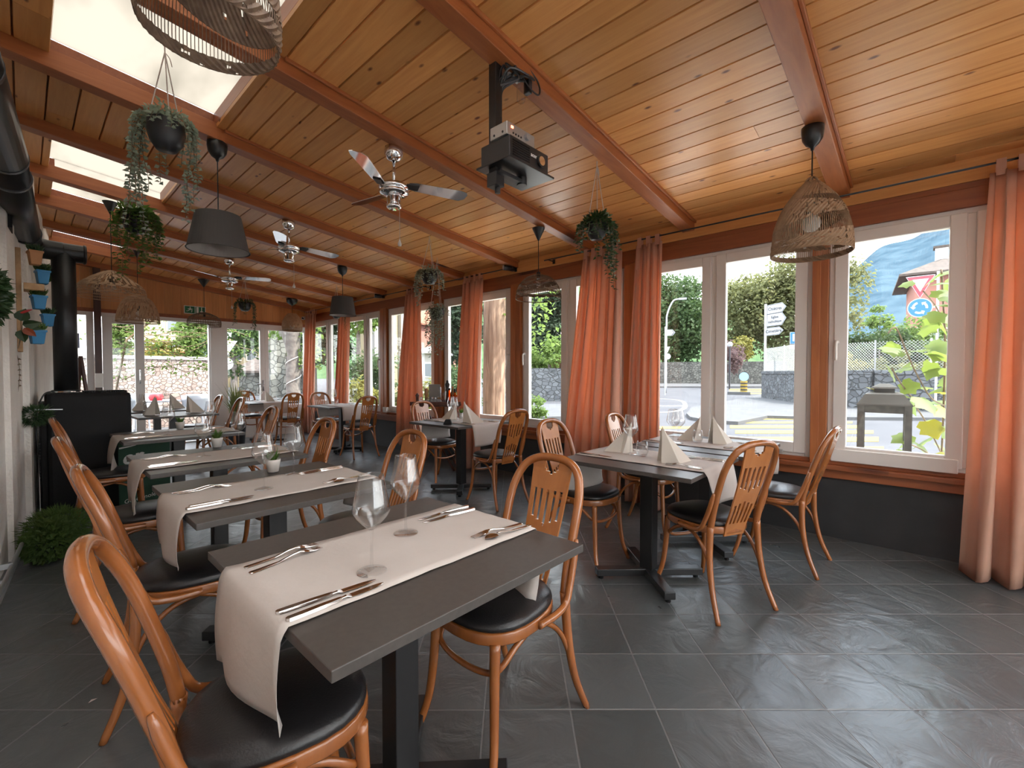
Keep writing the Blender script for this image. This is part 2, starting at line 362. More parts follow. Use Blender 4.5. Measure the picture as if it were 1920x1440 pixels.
# ------------------------------------------------------------------ ceiling: planks along y between the beams, glazed bays beside the house wall
zc = lambda x: 3.16-.11*x               # underside of the planks
BY = [-3.9, -2.8, -1.7, -.57, .48, 1.64, 2.72, 3.83, 4.86, 5.90, 6.86, 7.89, 8.82]
SKY = {0: (-.2, 3.4), 1: (-.1, 3.4), 2: (-.1, 3.4), 3: (0, 2.2), 4: (.1, 1.1), 5: (.12, .97), 6: (.13, .93), 7: (.14, .97), 9: (.19, 1.0), 10: (.23, 1.05), 12: (.30, 1.03)}    # bay after beam i is glazed between these x; unseen rear ones added for daylight
edges = [YB-.1]+BY+[YE+.1]
pl = MB(); roof = MB(); PWD = .148
sky_spans = []
for i in range(len(edges)-1):
    y0, y1 = edges[i], edges[i+1]; g = SKY.get(i)
    if g is not None: sky_spans.append((y0, y1, g))
    x = -.894
    while x < XW+.05:
        x2 = x+PWD-.003; xa = x
        if g and not (x2 < g[0] or x > g[1]):
            if x < g[0] < x2: x2 = g[0]
            elif x < g[1] < x2: xa = g[1]
            else: x += PWD; continue
        j = random.uniform(.2, .8)*(y1-y0)+y0
        cuts = [y0, j, y1] if random.random() < .12 else [y0, y1]
        for a, b in zip(cuts, cuts[1:]):
            c = .004; za, zb = zc(xa), zc(x2)
            b_ = b-.002
            pl.add([(xa,a,za+.02),(xa+c,a,zc(xa+c)),(x2-c,a,zc(x2-c)),(x2,a,zb+.02),(xa,b_,za+.02),(xa+c,b_,zc(xa+c)),(x2-c,b_,zc(x2-c)),(x2,b_,zb+.02)],
                   [(0,4,5,1),(1,5,6,2),(2,6,7,3),(0,1,2,3),(4,7,6,5),(0,3,7,4)])
        x += PWD
    spans = [(-1.2, XW+.75)] if not g else [(-1.2, g[0]), (g[1], XW+.75)]
    for a, b in spans:
        roof.hexa([(a,y0,zc(a)+.022),(b,y0,zc(b)+.022),(b,y1,zc(b)+.022),(a,y1,zc(a)+.022),(a,y0,zc(a)+.11),(b,y0,zc(b)+.11),(b,y1,zc(b)+.11),(a,y1,zc(a)+.11)])
struct('ceiling', pl, M['plank'])
struct('roof', roof, M['rail'])
def panel_mat(nm='milky_panel', k0=(.20,.188,.165,1), k1=(.33,.308,.275,1)):
    m = bpy.data.materials.new(nm); m.use_nodes = True
    t = m.node_tree; t.nodes.clear(); N = t.nodes.new; L = t.links.new
    o = N('ShaderNodeOutputMaterial'); a = N('ShaderNodeBsdfTranslucent'); b = N('ShaderNodeBsdfTransparent'); c = N('ShaderNodeMixShader')
    tcn = N('ShaderNodeTexCoord'); n = N('ShaderNodeTexNoise'); n.inputs['Scale'].default_value = 2.2; n.inputs['Detail'].default_value = 4
    mp = N('ShaderNodeMapping'); mp.inputs['Scale'].default_value = (1, .35, 1); L(tcn.outputs['Object'], mp.inputs[0]); L(mp.outputs[0], n.inputs['Vector'])
    r = N('ShaderNodeValToRGB'); r.color_ramp.elements[0].color = k0; r.color_ramp.elements[1].color = k1
    r.color_ramp.elements[0].position = .25; r.color_ramp.elements[1].position = .5
    L(n.outputs[0], r.inputs[0]); L(r.outputs[0], a.inputs[0]); b.inputs[0].default_value = (.8,.8,.78,1); c.inputs[0].default_value = .02
    L(a.outputs[0], c.inputs[1]); L(b.outputs[0], c.inputs[2]); L(c.outputs[0], o.inputs[0])
    return m
M['panel'] = panel_mat(); M['panelfill'] = panel_mat('rear_fill_panel', (.66,.65,.635,1), (.72,.71,.70,1))  # second, brighter panel: unseen rear roof glazing that lets in extra daylight
for k, (y0, y1, g) in enumerate(sky_spans):
    mb = MB(); a, b = g[0]-.01, g[1]+.01
    mb.hexa([(a,y0,zc(a)+.112),(b,y0,zc(b)+.112),(b,y1,zc(b)+.112),(a,y1,zc(a)+.112),(a,y0,zc(a)+.128),(b,y0,zc(b)+.128),(b,y1,zc(b)+.128),(a,y1,zc(a)+.128)])
    struct('window_%d' % (20+k), mb, M['panel' if y1 > 1.7 else 'panelfill'])
for i, y in enumerate(BY+[YE-.05]):
    mb = MB(); x0, x1 = -.9, XW+.02; hw = .055
    mb.hexa([(x0,y-hw,zc(x0)-.085),(x1,y-hw,zc(x1)-.085),(x1,y+hw,zc(x1)-.085),(x0,y+hw,zc(x0)-.085),(x0,y-hw,zc(x0)+.03),(x1,y-hw,zc(x1)+.03),(x1,y+hw,zc(x1)+.03),(x0,y+hw,zc(x0)+.03)])
    x0 = 1.02
    for s in (-1, 1):
        ya, yb = sorted((y+s*hw, y+s*(hw+.018)))
        mb.hexa([(x0,ya,zc(x0)-.02),(x1,ya,zc(x1)-.02),(x1,yb,zc(x1)-.02),(x0,yb,zc(x0)-.02),(x0,ya,zc(x0)+.015),(x1,ya,zc(x1)+.015),(x1,yb,zc(x1)+.015),(x0,yb,zc(x0)+.015)])
    struct('roof_beam', mb, M['beam'], bevel=.004)

# ------------------------------------------------------------------ house wall on the left
mb = MB()
def wseg(y0, y1, off=0.0, z0=0, z1=3.3):
    mb.hexa([(-1.2,y0,z0),(xl(y0)+off,y0,z0),(xl(y1)+off,y1,z0),(-1.2,y1,z0),(-1.2,y0,z1),(xl(y0)+off,y0,z1),(xl(y1)+off,y1,z1),(-1.2,y1,z1)])
wseg(YB-.1, 4.55); wseg(4.55, 4.95, .03); wseg(4.95, 5.5, .005); wseg(5.5, 6.3, .045); wseg(6.3, YE)
wl = struct('wall_left', mb, M['plaster'])
mb = MB(); mb.box(-1.2, XW+.12, YB-.2, YB-.1, 0, .35); mb.box(-1.2, XW+.12, YB-.2, YB-.1, 2.35, 3.4); [mb.box(x-.07, x+.07, YB-.2, YB-.1, .35, 2.35) for x in (-1.1, .2, 1.5, 2.9, 4.25)]; struct('wall_back', mb, M['white'])
mb = MB(); mb.box(-1.1, XW, YB-.15, YB-.145, .35, 2.35); struct('window_10', mb, M['pane'])  # unseen glazing of the rear wall, added to bring in more daylight
# dark vent recess high on the wall
mb = MB(); mb.box(xl(4.7)-.02, xl(4.7)+.045, 4.62, 4.82, 2.28, 2.46); tag(mb.build('vent_box', M['black']), 'small black box high on the white wall behind the stove pipe', 'vent')

# ------------------------------------------------------------------ window wall on the right (x = XW)
mb = MB(); mb.box(XW, XW+.1, YB-.1, YE+.1, 0, .56); struct('wall_right', mb, M['dado'])
mb = MB(); mb.box(XW-.08, XW+.12, YB-.1, YE, .54, .575); mb.box(XW-.02, XW+.11, YB-.1, YE, .575, .61); mb.box(XW-.035, XW, YB-.1, YE, .47, .54)
struct('trim_1', mb, M['rail'], bevel=.004)
mb = MB(); mb.box(XW-.03, XW+.1, YB-.1, YE, 2.375, 2.50); mb.box(XW+.0, XW+.1, YB-.1, YE, 2.49, 2.75); struct('trim_2', mb, M['rail'], bevel=.004)
mb = MB(); mb.box(XW-.012, XW+.0, YB-.1, YE, 2.545, 2.70); struct('trim_3', mb, M['plank'])
POST = [(.545,.65), (2.15,2.28), (3.715,3.87), (5.27,5.44), (6.765,6.95), (8.34,8.46)]
for a, b in POST:
    mb = MB(); mb.box(XW-.05, XW+.08, a, b, .575, 2.40); m2 = (a+b)/2
    mb.box(XW-.056, XW-.05, m2-.003, b, .6, 2.38)
    struct('pillar', mb, M['post'], bevel=.003)

def pane_frame(fr, sash, pn, ax, f, u0, u1, z0, z1, fw, d0, d1, gd, name_h=None):
    """rectangular sash: ax 'y' lies in the x=const plane, ax 'x' in the y=const plane"""
    def bx(m, a, b, c, d, e, g):
        if ax == 'y': m.box(e, g, a, b, c, d)
        else: m.box(a, b, e, g, c, d)
    bx(sash, u0, u0+fw, z0, z1, d0, d1); bx(sash, u1-fw, u1, z0, z1, d0, d1)
    bx(sash, u0+fw, u1-fw, z1-fw, z1, d0, d1); bx(sash, u0+fw, u1-fw, z0, z0+fw, d0, d1)
    if pn is not None: bx(pn, u0+fw-.005, u1-fw+.005, z0+fw-.005, z1-fw+.005, gd, gd+.006)
def window(n, y0, y1, div, handle=None, ledge=False, sw=(.085,.085)):
    root = empty('window_%d' % n, (0,0,0)); root['kind'] = 'structure'
    Z0, Z1 = .60, 2.38
    fr = MB()
    for a, b, c, d in ((y0, y0+.04, Z0, Z1), (y1-.04, y1, Z0, Z1), (y0+.04, y1-.04, Z1-.04, Z1), (y0+.04, y1-.04, Z0, Z0+.04)): fr.box(XW+.0, XW+.07, a, b, c, d)
    fr.box(XW+.0, XW+.07, div-.03, div+.03, Z0+.04, Z1-.04)
    if ledge: fr.box(XW-.045, XW+.0, div+.04, y1-.03, Z0+.005, Z0+.10)
    fr.build('window_frame', M['white'], root, bevel=.005)
    for k, (a, b) in enumerate(((y0+.035, div-.02), (div+.02, y1-.035))):
        s = MB(); g = MB(); pane_frame(None, s, g, 'y', 0, a, b, Z0+.035, Z1-.035, sw[k], XW-.02, XW+.035, XW+.01)
        so = s.build('sash', M['white'], root, bevel=.006); g.build('pane', M['pane'], so)
    if handle:
        for hy, sgn in handle:
            h = MB(); h.cyl((XW-.02, hy, 1.52), (XW-.035, hy, 1.52), .016, 12); h.tube(spline([(XW-.035,hy,1.52),(XW-.06,hy,1.515),(XW-.065,hy,1.48),(XW-.062,hy,1.38)], 4), [.009]*12+[.007], 8)
            h.build('window_handle', M['whitepaint'], root, smooth=True)
    return root
window(1, -1.75, .545, -.225, handle=[(.49,1)], ledge=True)
window(2, .65, 2.15, 1.405)
window(3, 2.28, 3.715, 3.0, handle=[(3.655,1)])
window(4, 3.87, 5.27, 4.60, handle=[(3.93,1)])
window(5, 5.44, 6.765, 6.05)
window(6, 6.95, 8.34, 7.46, handle=[(7.01,1)])
window(7, 8.46, 9.9, 8.97)
window(11, -3.3, -1.80, -2.55)
window(12, -4.95, -3.35, -4.15)

# ------------------------------------------------------------------ end wall (y = YE)
mb = MB(); x = -.2
while x < XW+.1:
    x2 = x+.118; mb.hexa([(x,YE,2.33),(x2,YE,2.33),(x2,YE+.02,2.33),(x,YE+.02,2.33),(x,YE,zc(x)+.02),(x2,YE,zc(x2)+.02),(x2,YE+.02,zc(x2)+.02),(x,YE+.02,zc(x)+.02)]); x += .12
struct('wall_far', mb, M['endplank'])
mb = MB(); mb.hexa([(-.6,YE+.02,2.3),(XW+.1,YE+.02,2.3),(XW+.1,YE+.1,2.3),(-.6,YE+.1,2.3),(-.6,YE+.02,3.4),(XW+.1,YE+.02,2.78),(XW+.1,YE+.1,2.78),(-.6,YE+.1,3.4)]); struct('wall_far_outer', mb, M['whitepaint'])
mb = MB(); mb.box(.0, XW, YE-.01, YE+.0, 2.28, 2.34); struct('trim_4', mb, M['rail'])
mb = MB(); mb.box(.79, .875, YE-.10, YE-.01, .62, 3.06); struct('trim_5', mb, M['darkwood'], bevel=.004)
mb = MB(); mb.box(.79, .875, YE-.09, YE-.01, 0, 1.08); struct('trim_6', mb, M['endplank'])
mb = MB(); mb.box(.785, .88, YE-.12, YE-.10, 1.05, 1.28); tag(mb.build('switch_box', M['whitepaint'], bevel=.004), 'small white switch box on the brown post by the far doors', 'switch')
mb = MB(); mb.box(.2, .42, YE-.12, YE, 0, 3.12); struct('trim_7', mb, M['endplank'])
# fixed frames and doors: (kind, x0, x1)
def end_unit(name, x0, x1, fw, z0=.0, z1=2.31, low=None, hd=None, frost=False, kind='structure'):
    root = empty(name, (0,0,0)); root['kind'] = 'structure'
    fr = MB(); g = MB()
    lz = low if low else z0+fw*1.2
    fr.box(x0, x0+fw, YE, YE+.07, z0, z1); fr.box(x1-fw, x1, YE, YE+.07, z0, z1); fr.box(x0+fw, x1-fw, YE, YE+.07, z1-fw, z1)
    fr.box(x0+fw, x1-fw, YE+.005, YE+.065, z0, lz)
    fr.build('door_frame' if 'door' in name else 'window_frame', M['white'], root, bevel=.006)
    g.box(x0+fw-.004, x1-fw+.004, YE+.03, YE+.036, lz-.004, z1-fw+.004); g.build('pane', M['pane'], root)
    if hd: hd(root)
    return root
end_unit('window_8', .42, .79, .09)
mb = MB(); mb.box(.875, 4.22, YE-.005, YE+.08, 2.22, 2.31); struct('trim_8', mb, M['white'], bevel=.004)
def pull(root):
    h = MB(); h.tube(spline([(1.36,YE-.0,1.10),(1.36,YE-.04,1.12),(1.36,YE-.045,1.2),(1.36,YE-.04,1.32),(1.36,YE,1.34)], 4), .011, 8); h.build('door_handle', M['chrome'], root, smooth=True)
end_unit('door_1', .89, 1.43, .125, z1=2.24, hd=pull)
mb = MB(); mb.box(2.38, 2.60, YE-.01, YE+.09, 0, 2.24); mb.box(2.40, 2.44, YE-.03, YE, 0, 2.24); struct('trim_9', mb, M['white'], bevel=.005)
mb = MB(); mb.box(1.43, 2.38, YE+.0, YE+.09, 0, .03); struct('trim_10', mb, M['white'])
def lever(root):
    h = MB(); h.box(3.30, 3.335, YE-.012, YE, .92, 1.14); h.tube(spline([(3.318,YE-.01,1.06),(3.318,YE-.05,1.06),(3.29,YE-.055,1.06),(3.18,YE-.05,1.06)], 4), .01, 8); h.build('door_handle', M['galv'], root, smooth=True)
end_unit('door_2', 2.60, 3.36, .09, z1=2.24, low=.62, hd=lever)
end_unit('window_9', 3.36, 4.22, .07, z1=2.24, low=.62)
mb = MB(); mb.box(2.66, 4.2, YE-.012, YE, 0, .08); struct('baseboard_far', mb, M['white'])
mb = MB(); mb.box(4.22, XW+.1, YE-.02, YE+.1, 0, 2.35); struct('trim_11', mb, M['post'])

# ------------------------------------------------------------------ curtains and rods
def curtain(y0, y1, b0, b1, label, nf=4, amp=.035, xt=4.10, xb=3.98, zb=.03, seed=1, mb_name='curtain', pinch=None):
    rnd = random.Random(seed); root = empty('curtain', (0,0,0), 0, label, 'curtain')
    nu, nv = nf*10, 28; ph = rnd.uniform(0, 6); V = []; F = []
    fr = [rnd.uniform(.8, 1.25) for _ in range(4)]
    for j in range(nv+1):
        v = j/nv; z = 2.53-(2.53-zb)*v; s = v**1.1
        a = y0+(b0-y0)*s; b = y1+(b1-y1)*s
        if pinch: c = (a+b)/2; k = 1-pinch*math.exp(-((v-.0)/.08)**2); a = c+(a-c)*k; b = c+(b-c)*k
        for i in range(nu+1):
            u = i/nu; w = u*nf*2*PI
            A = amp*(.55+.75*v)
            dx = A*math.sin(w*fr[0]+ph+.6*math.sin(v*2.2+ph))+A*.35*math.sin(w*2.1*fr[1]+v*1.5)
            dy = .012*math.sin(w*2+v*3)
            xx = xt+(xb-xt)*min(1, v*1.35)+dx
            V.append((min(xx, 4.16), a+(b-a)*u+dy, z+(.012*math.sin(w+ph) if j == nv else 0)))
    for j in range(nv):
        for i in range(nu):
            p = j*(nu+1)+i; F.append((p, p+1, p+nu+2, p+nu+1))
    mb = MB(); mb.add(V, F); mb.build('cloth', M['curtain'], root, smooth=True, solid=.0015)
    nt_ = max(3, int(abs(y1-y0)/.09)); 
    for k in range(nt_):
        y = y0+(y1-y0)*(k+.5)/nt_; t = MB()
        t.add([(xt-.022,y-.022,2.50),(xt-.022,y+.022,2.50),(xt-.02,y+.022,2.60),(xt-.02,y-.022,2.60),(xt+.02,y+.022,2.60),(xt+.02,y-.022,2.60),(xt+.022,y+.022,2.50),(xt+.022,y-.022,2.50)],
              [(0,1,2,3),(3,2,4,5),(5,4,6,7)]); t.build('tab', M['curtain'], root, solid=.0015)
    return root
curtain(-.66, -.29, -.74, -.19, 'wide orange curtain at the right edge beside the nearest window', nf=4, amp=.045, xb=3.93, zb=.02, seed=3)
curtain(1.83, 2.10, 1.78, 2.14, 'narrow rust curtain on the pillar right of the white table group', nf=4, xb=4.0, zb=.02, seed=5)
curtain(2.26, 2.72, 2.22, 2.95, 'broad salmon curtain behind the front white napkin table', nf=5, amp=.04, xb=3.99, seed=8)
curtain(4.27, 4.66, 4.27, 4.72, 'orange curtain beside the thick outdoor tree trunk', nf=4, xb=4.0, seed=11)
curtain(5.66, 6.02, 5.45, 6.12, 'orange curtain left of the bottle stand', nf=4, xb=4.0, zb=.16, seed=13)
curtain(7.80, 8.22, 7.80, 8.28, 'orange curtain behind the far grey lampshade', nf=4, xb=4.02, seed=17)
curtain(9.22, 9.72, 9.20, 9.74, 'last orange curtain in the far corner of the room', nf=4, xb=4.03, seed=19)
def rod(y0, y1, label):
    root = empty('curtain_rod', (0,0,0), 0, label, 'curtain rod')
    m = MB(); m.cyl((4.10,y0,2.585),(4.10,y1,2.585), .007, 8); m.build('rod', M['blacksatin'], root, smooth=True)
    for y in (y0+.05, y1-.05):
        b = MB(); b.cyl((4.10,y,2.585),(4.22,y,2.585), .006, 8); b.box(4.21,4.222,y-.015,y+.015,2.56,2.61); b.build('bracket', M['blacksatin'], root)
    return root
rod(-1.2, 3.25, 'long thin black curtain rod above the two nearest windows')
rod(3.75, 5.3, 'thin curtain rod above the tree trunk window')
rod(5.5, 9.8, 'long thin curtain rod toward the far corner')
# ------------------------------------------------------------------ chairs
def make_chair():
    root = empty('bentwood_chair')
    def ring(rx, ry, n=28, p=2.5, cx=0):
        out = []
        for k in range(n):
            a = 2*PI*k/n; c, s = math.cos(a), math.sin(a)
            x = rx*abs(c)**(2/p)*(1 if c >= 0 else -1); y = ry*abs(s)**(2/p)*(1 if s >= 0 else -1)
            y *= 1+.06*(x/rx); out.append((x+cx, y))
        return out
    # seat rail: a bent band
    m = MB(); o = ring(.205, .195); i_ = ring(.165, .155); n = len(o)
    vs = [(x,y,.418) for x,y in o]+[(x,y,.458) for x,y in o]+[(x,y,.458) for x,y in i_]+[(x,y,.418) for x,y in i_]
    fs = []
    for k in range(n):
        l = (k+1) % n
        for a in range(4): b = (a+1) % 4; fs.append((a*n+k, a*n+l, b*n+l, b*n+k))
    m.add(vs, fs); m.build('seat_frame', M['bent'], root, smooth=True, bevel=.006)
    # cushion
    m = MB(); vs = []; fs = []; L_ = [(.93,.452),(1.0,.462),(1.0,.474),(.95,.487),(.8,.498),(.55,.505),(.25,.508)]
    for s, z in L_: vs += [(x*s*.985, y*s*.985, z) for x, y in ring(.205, .195)]
    for a in range(len(L_)-1):
        for k in range(n): l = (k+1) % n; fs.append((a*n+k, a*n+l, (a+1)*n+l, (a+1)*n+k))
    c = len(vs); vs.append((0,0,.509))
    for k in range(n): fs.append(((len(L_)-1)*n+k, (len(L_)-1)*n+(k+1) % n, c))
    m.add(vs, fs); m.build('seat_cushion', M['leather'], root, smooth=True)
    for s in (-1, 1):      # front legs
        m = MB(); P = spline([(.155,s*.145,.425),(.163,s*.150,.27),(.178,s*.163,.12),(.213,s*.188,.0)], 5)
        m.tube(P, [.0185-.006*k/(len(P)-1) for k in range(len(P))], 10); m.build('leg', M['bent'], root, smooth=True)
    for s in (-1, 1):      # rear legs
        m = MB(); P = spline([(-.292,s*.205,.0),(-.235,s*.188,.14),(-.203,s*.178,.30),(-.196,s*.167,.47)], 5)
        m.tube(P, [.013+.006*k/(len(P)-1) for k in range(len(P))], 10); m.build('leg', M['bent'], root, smooth=True)
    # hoop of the back
    hp = [(-.196,-.166,.46),(-.216,-.166,.56),(-.254,-.170,.69),(-.292,-.166,.80),(-.328,-.136,.882),(-.346,-.078,.919),(-.351,0,.928)]
    hp = hp+[(x,-y,z) for x,y,z in hp[-2::-1]]
    m = MB(); m.tube(spline(hp, 5), .0175, 10); m.build('back_hoop', M['bent'], root, smooth=True)
    for s in (-1, 1):      # curved brackets from the seat rail up to the hoop
        m = MB(); P = spline([(.0,s*.201,.438),(-.09,s*.203,.438),(-.155,s*.200,.452),(-.185,s*.197,.50),(-.216,s*.193,.58),(-.240,s*.190,.66)], 5)
        m.tube(P, [.013]*(len(P)-3)+[.011,.009,.006], 8); m.build('side_bracket', M['bent'], root, smooth=True)
    # pierced back panel
    def bx(z):
        zs = [(.40,-.190),(.47,-.208),(.56,-.244),(.69,-.289),(.80,-.322),(.88,-.343),(.93,-.352)]
        for (a, xa), (b, xb_) in zip(zs, zs[1:]):
            if z <= b: return xa+(xb_-xa)*(z-a)/(b-a)
        return zs[-1][1]
    def hw(z): return .070+.026*max(0, (z-.42)/.46)
    SL = [(-.80,-.62),(-.46,-.28),(-.09,.09),(.28,.46),(.62,.80)]
    us = sorted(set([-1,1]+[a for q in SL for a in q]+[-.54,-.37,-.2,-.14,-.045,0,.045,.14,.2,.37,.54,-.9,.9,-.71,.71]))
    vs_ = [.405+.0101*k for k in range(51)]
    def keep(i, j):
        z = (vs_[j]+vs_[j+1])/2; u = (us[i]+us[i+1])/2
        for a, b in SL:
            if a < u < b:
                c = (a+b)/2; e = .010*(1-abs(u-c)/((b-a)/2)); off = (.55-abs(c))*.03
                if .485-e < z < .588+off+e or .684-off-e < z < .790+e: return False
        y = u*hw(z)
        if (y/.040)**2+((z-.900)/.036)**2 < 1 and z > .862: return False
        return True
    m = MB(); m.mask(us, vs_, keep, lambda u, z, w: (bx(z)+w-.004, u*hw(z), z), .009)
    m.build('back_panel', M['splat'], root)
    for s in (-1, 1):      # arched braces under the seat
        m = MB(); m.tube(spline([(-.245,s*.188,.10),(-.222,s*.180,.20),(-.170,s*.172,.32),(-.09,s*.168,.395),(.0,s*.168,.42)], 5), .010, 8); m.build('brace', M['bent'], root, smooth=True)
    m = MB(); m.tube(spline([(-.01,-.165,.42),(.07,-.160,.385),(.135,-.148,.335),(.150,-.10,.31),(.155,0,.300),(.150,.10,.31),(.135,.148,.335),(.07,.160,.385),(-.01,.165,.42)], 4), .0105, 8)
    m.build('stretcher', M['bent'], root, smooth=True)
    return root
GL = 'bentwood chairs of the left row, window side of each table'
CH_ = [  # x, y, heading, label, group
 (.415, 1.17, -10, 'nearest bentwood chair, bottom left corner, black seat under the hanging paper runner'),
 (.475, 2.24, -6, 'bentwood chair at the house-wall end of the second table of the left row'),
 (.46, 3.36, -4, 'bentwood chair at the house-wall end of the third left table, in front of the stove'),
 (.49, 4.86, -4, 'bentwood chair at the house-wall end of the fourth left table, back nearest the black stove'),
 (1.145, 1.13, 181, 'bentwood chair tucked under the window side of the nearest table'),
 (1.23, 2.25, 180, 'bentwood chair at the window side of the second table of the left row'),
 (1.21, 3.32, 180, 'bentwood chair at the window side of the third table of the left row'),
 (1.39, 4.92, 180, 'bentwood chair at the window side of the fourth table of the left row'),
 (1.76, 7.16, 180, 'bentwood chair beside the potted grass at the napkin table past the stove'),
 (1.76, 8.20, 180, 'farthest left-row bentwood chair, close to the far sliding door'),
 (.66, 7.2, 0, 'bentwood chair half hidden behind the stove at the nearer napkin table'),
 (2.63, 1.70, -92, 'bentwood chair behind the front window table, left of its napkins'),
 (2.67, .915, 64, 'bentwood chair turned askew, nearest at the front window table'),
 (3.46, 1.63, -88, 'sunlit bentwood chair behind the table under the rust curtain'),
 (3.52, .745, 88, 'rightmost bentwood chair against the window wall beside the right pillar'),
 (3.31, 4.22, -92, 'pale sunlit bentwood chair behind the table before the bottle stand'),
 (3.18, 3.15, 84, 'bentwood chair with its back to the camera at the table before the bottle stand'),
 (3.62, 7.72, -90, 'bentwood chair behind the table under the far grey lamp'),
 (3.50, 6.46, 88, 'bentwood chair with its back to the camera at the table under the far grey lamp'),
 (3.22, 8.42, 84, 'bentwood chair with its back to the camera at the corner table'),
 (2.95, 9.55, -90, 'farthest bentwood chair squeezed between the corner table and the glazed door'),
]
chair0 = make_chair()
for k, (x, y, a, lab) in enumerate(CH_):
    c = chair0 if k == 0 else dup(chair0)
    c.location = (x, y, 0); c.rotation_euler = (0, 0, R_(a)); tag(c, lab, 'chair', 'bentwood chairs with black seats')

# ------------------------------------------------------------------ tables
def make_table():
    root = empty('bistro_table')
    m = MB(); m.box(-.4,.4,-.4,.4,.728,.752); m.build('tabletop', M['top'], root, bevel=.002)
    m = MB(); m.box(-.04,.04,-.04,.04,.06,.722); m.build('column', M['blacksatin'], root, bevel=.003)
    m = MB(); m.box(-.15,.15,-.15,.15,.718,.727); m.build('mounting_plate', M['blacksatin'], root)
    for a in (45, 135):
        m = MB(); m.M = Matrix.Rotation(R_(a), 4, 'Z'); m.box(-.33,.33,-.032,.032,.022,.065); m.build('foot_bar', M['blacksatin'], root, bevel=.004)
    for a in (45, 135, 225, 315):
        m = MB(); m.cyl((.30*math.cos(R_(a)), .30*math.sin(R_(a)), 0), (.30*math.cos(R_(a)), .30*math.sin(R_(a)), .024), .016, 10); m.build('glide', M['black'], root)
    return root
TB = [ # cx, cy, rot, sx, sy, label
 ('T1', .76, 1.158, 0, 1.0, .985, 'nearest grey-topped table with two wine glasses, bottom centre'),
 ('T2', .80, 2.265, 0, 1.0, 1.0, 'second grey-topped table of the left row'),
 ('T3', .845, 3.35, 0, 1.02, 1.0, 'third grey-topped table of the left row'),
 ('T4', .92, 4.86, 0, 1.04, 1.0, 'fourth grey-topped table of the left row, beside the stove'),
 ('T5', 1.31, 7.18, 2, 1.03, .95, 'dark table with two napkins just beyond the black stove'),
 ('T6', 1.31, 8.22, 2, 1.03, .95, 'dark table with napkins in front of the sliding door'),
 ('TA', 2.632, 1.25, 0, .98, 1.02, 'front table of the white napkin pair by the window'),
 ('TB', 3.455, 1.19, 0, .98, 1.02, 'rear table of the white napkin pair, touching the window wall'),
 ('TC', 3.25, 3.74, 1, 1.0, 1.0, 'table set with napkins in front of the bottle stand'),
 ('TD', 3.55, 7.06, 0, 1.0, 1.0, 'table below the far grey lampshade'),
 ('TE', 3.08, 9.02, -3, 1.0, 1.0, 'corner table by the glazed door under the far rattan lamp'),
]
tab0 = make_table(); TBL = {}
for k, (key, x, y, a, sx, sy, lab) in enumerate(TB):
    t = tab0 if k == 0 else dup(tab0)
    t.location = (x, y, 0); t.rotation_euler = (0,0,R_(a)); t.scale = (sx, sy, 1); tag(t, lab, 'table', 'square bistro tables'); TBL[key] = (x, y, R_(a), sx, sy)

# ------------------------------------------------------------------ paper runners
def runner(cx, cy, ang, w, half, hang0, hang1, label, seed=1, over=0.004, curl=.03):
    """runner along local x: half = half length of the top; hang0/hang1 = drop at the -x / +x end"""
    rnd = random.Random(seed); P = []      # (x, z) profile
    if hang0 > 0:
        n = 10
        for k in range(n+1):
            s = k/n; P.append((-half-.012-curl*math.sin(s*PI)*.0-.045*(1-s)*0-.016*(math.sin((1-s)*PI*.9)), .755-hang0*(1-s)))
        P[-1] = (-half-.009, .745)
        P.append((-half+.0, .7565))
    else: P.append((-half+.01, .7555))
    for k in range(1, 20): P.append((-half+2*half*k/20, .7555))
    if hang1 > 0:
        P.append((half, .7565)); P.append((half+.009, .745))
        for k in range(1, 9): s = k/8; P.append((half+.012+.03*math.sin(s*PI*.9), .745-hang1*s))
    else: P.append((half-.005, .7555))
    nv = 12; V = []; F = []
    for i, (x, z) in enumerate(P):
        for j in range(nv+1):
            u = j/nv-.5; dz = 0; dx = 0
            if z < .74:
                d = .745-z; s_ = -1 if x < 0 else 1
                dx = s_*.05*d/.3*math.sin(u*5+seed)*.6+ (s_*.035*(d/.3)**2 if abs(u) > .42 else 0)
                u2 = u*(1-.10*(d/.3)*abs(u)*2)
            else: u2 = u; dz = .0009*math.sin(x*23+u*9+seed)+.0007*math.sin(x*51-u*31)+.001
            V.append((x+dx, u2*w, z+dz))
    for i in range(len(P)-1):
        for j in range(nv): p = i*(nv+1)+j; F.append((p, p+1, p+nv+2, p+nv+1))
    m = MB(); m.add(V, F); o = m.build('paper_runner', M['paper'], None, smooth=True, solid=.001); o.location = (cx, cy, 0); o.rotation_euler = (0,0,ang)
    return tag(o, label, 'table runner', 'paper runners')
runner(.76, 1.165, 0, .42, .40, .23, .26, 'paper runner across the nearest table, long end hanging over the black seat', 1)
runner(.80, 2.225, 0, .42, .40, .21, .20, 'paper runner across the second left table with the potted succulent behind its glass', 2)
runner(.845, 3.31, 0, .42, .408, .24, .0, 'paper runner across the third left table, hanging in front of the green chalkboard', 3)
runner(.92, 4.82, 0, .42, .416, .23, .0, 'paper runner across the fourth left table, hanging beside the stove', 4)
runner(2.64, 1.25, PI/2, .44, .408, .22, .24, 'white paper runner on the front napkin table, hanging over the black seat', 5)
runner(3.46, 1.19, PI/2, .44, .408, .20, .2, 'white paper runner on the rear napkin table by the window wall', 6)
runner(3.25, 3.74, PI/2, .42, .40, .22, .22, 'white paper runner on the table before the bottle stand', 7)
runner(3.55, 7.06, PI/2, .42, .40, .22, .2, 'white paper runner on the table under the far grey lamp', 8)
runner(3.08, 9.02, PI/2, .42, .40, .2, .2, 'white paper runner on the corner table by the glazed door', 9)

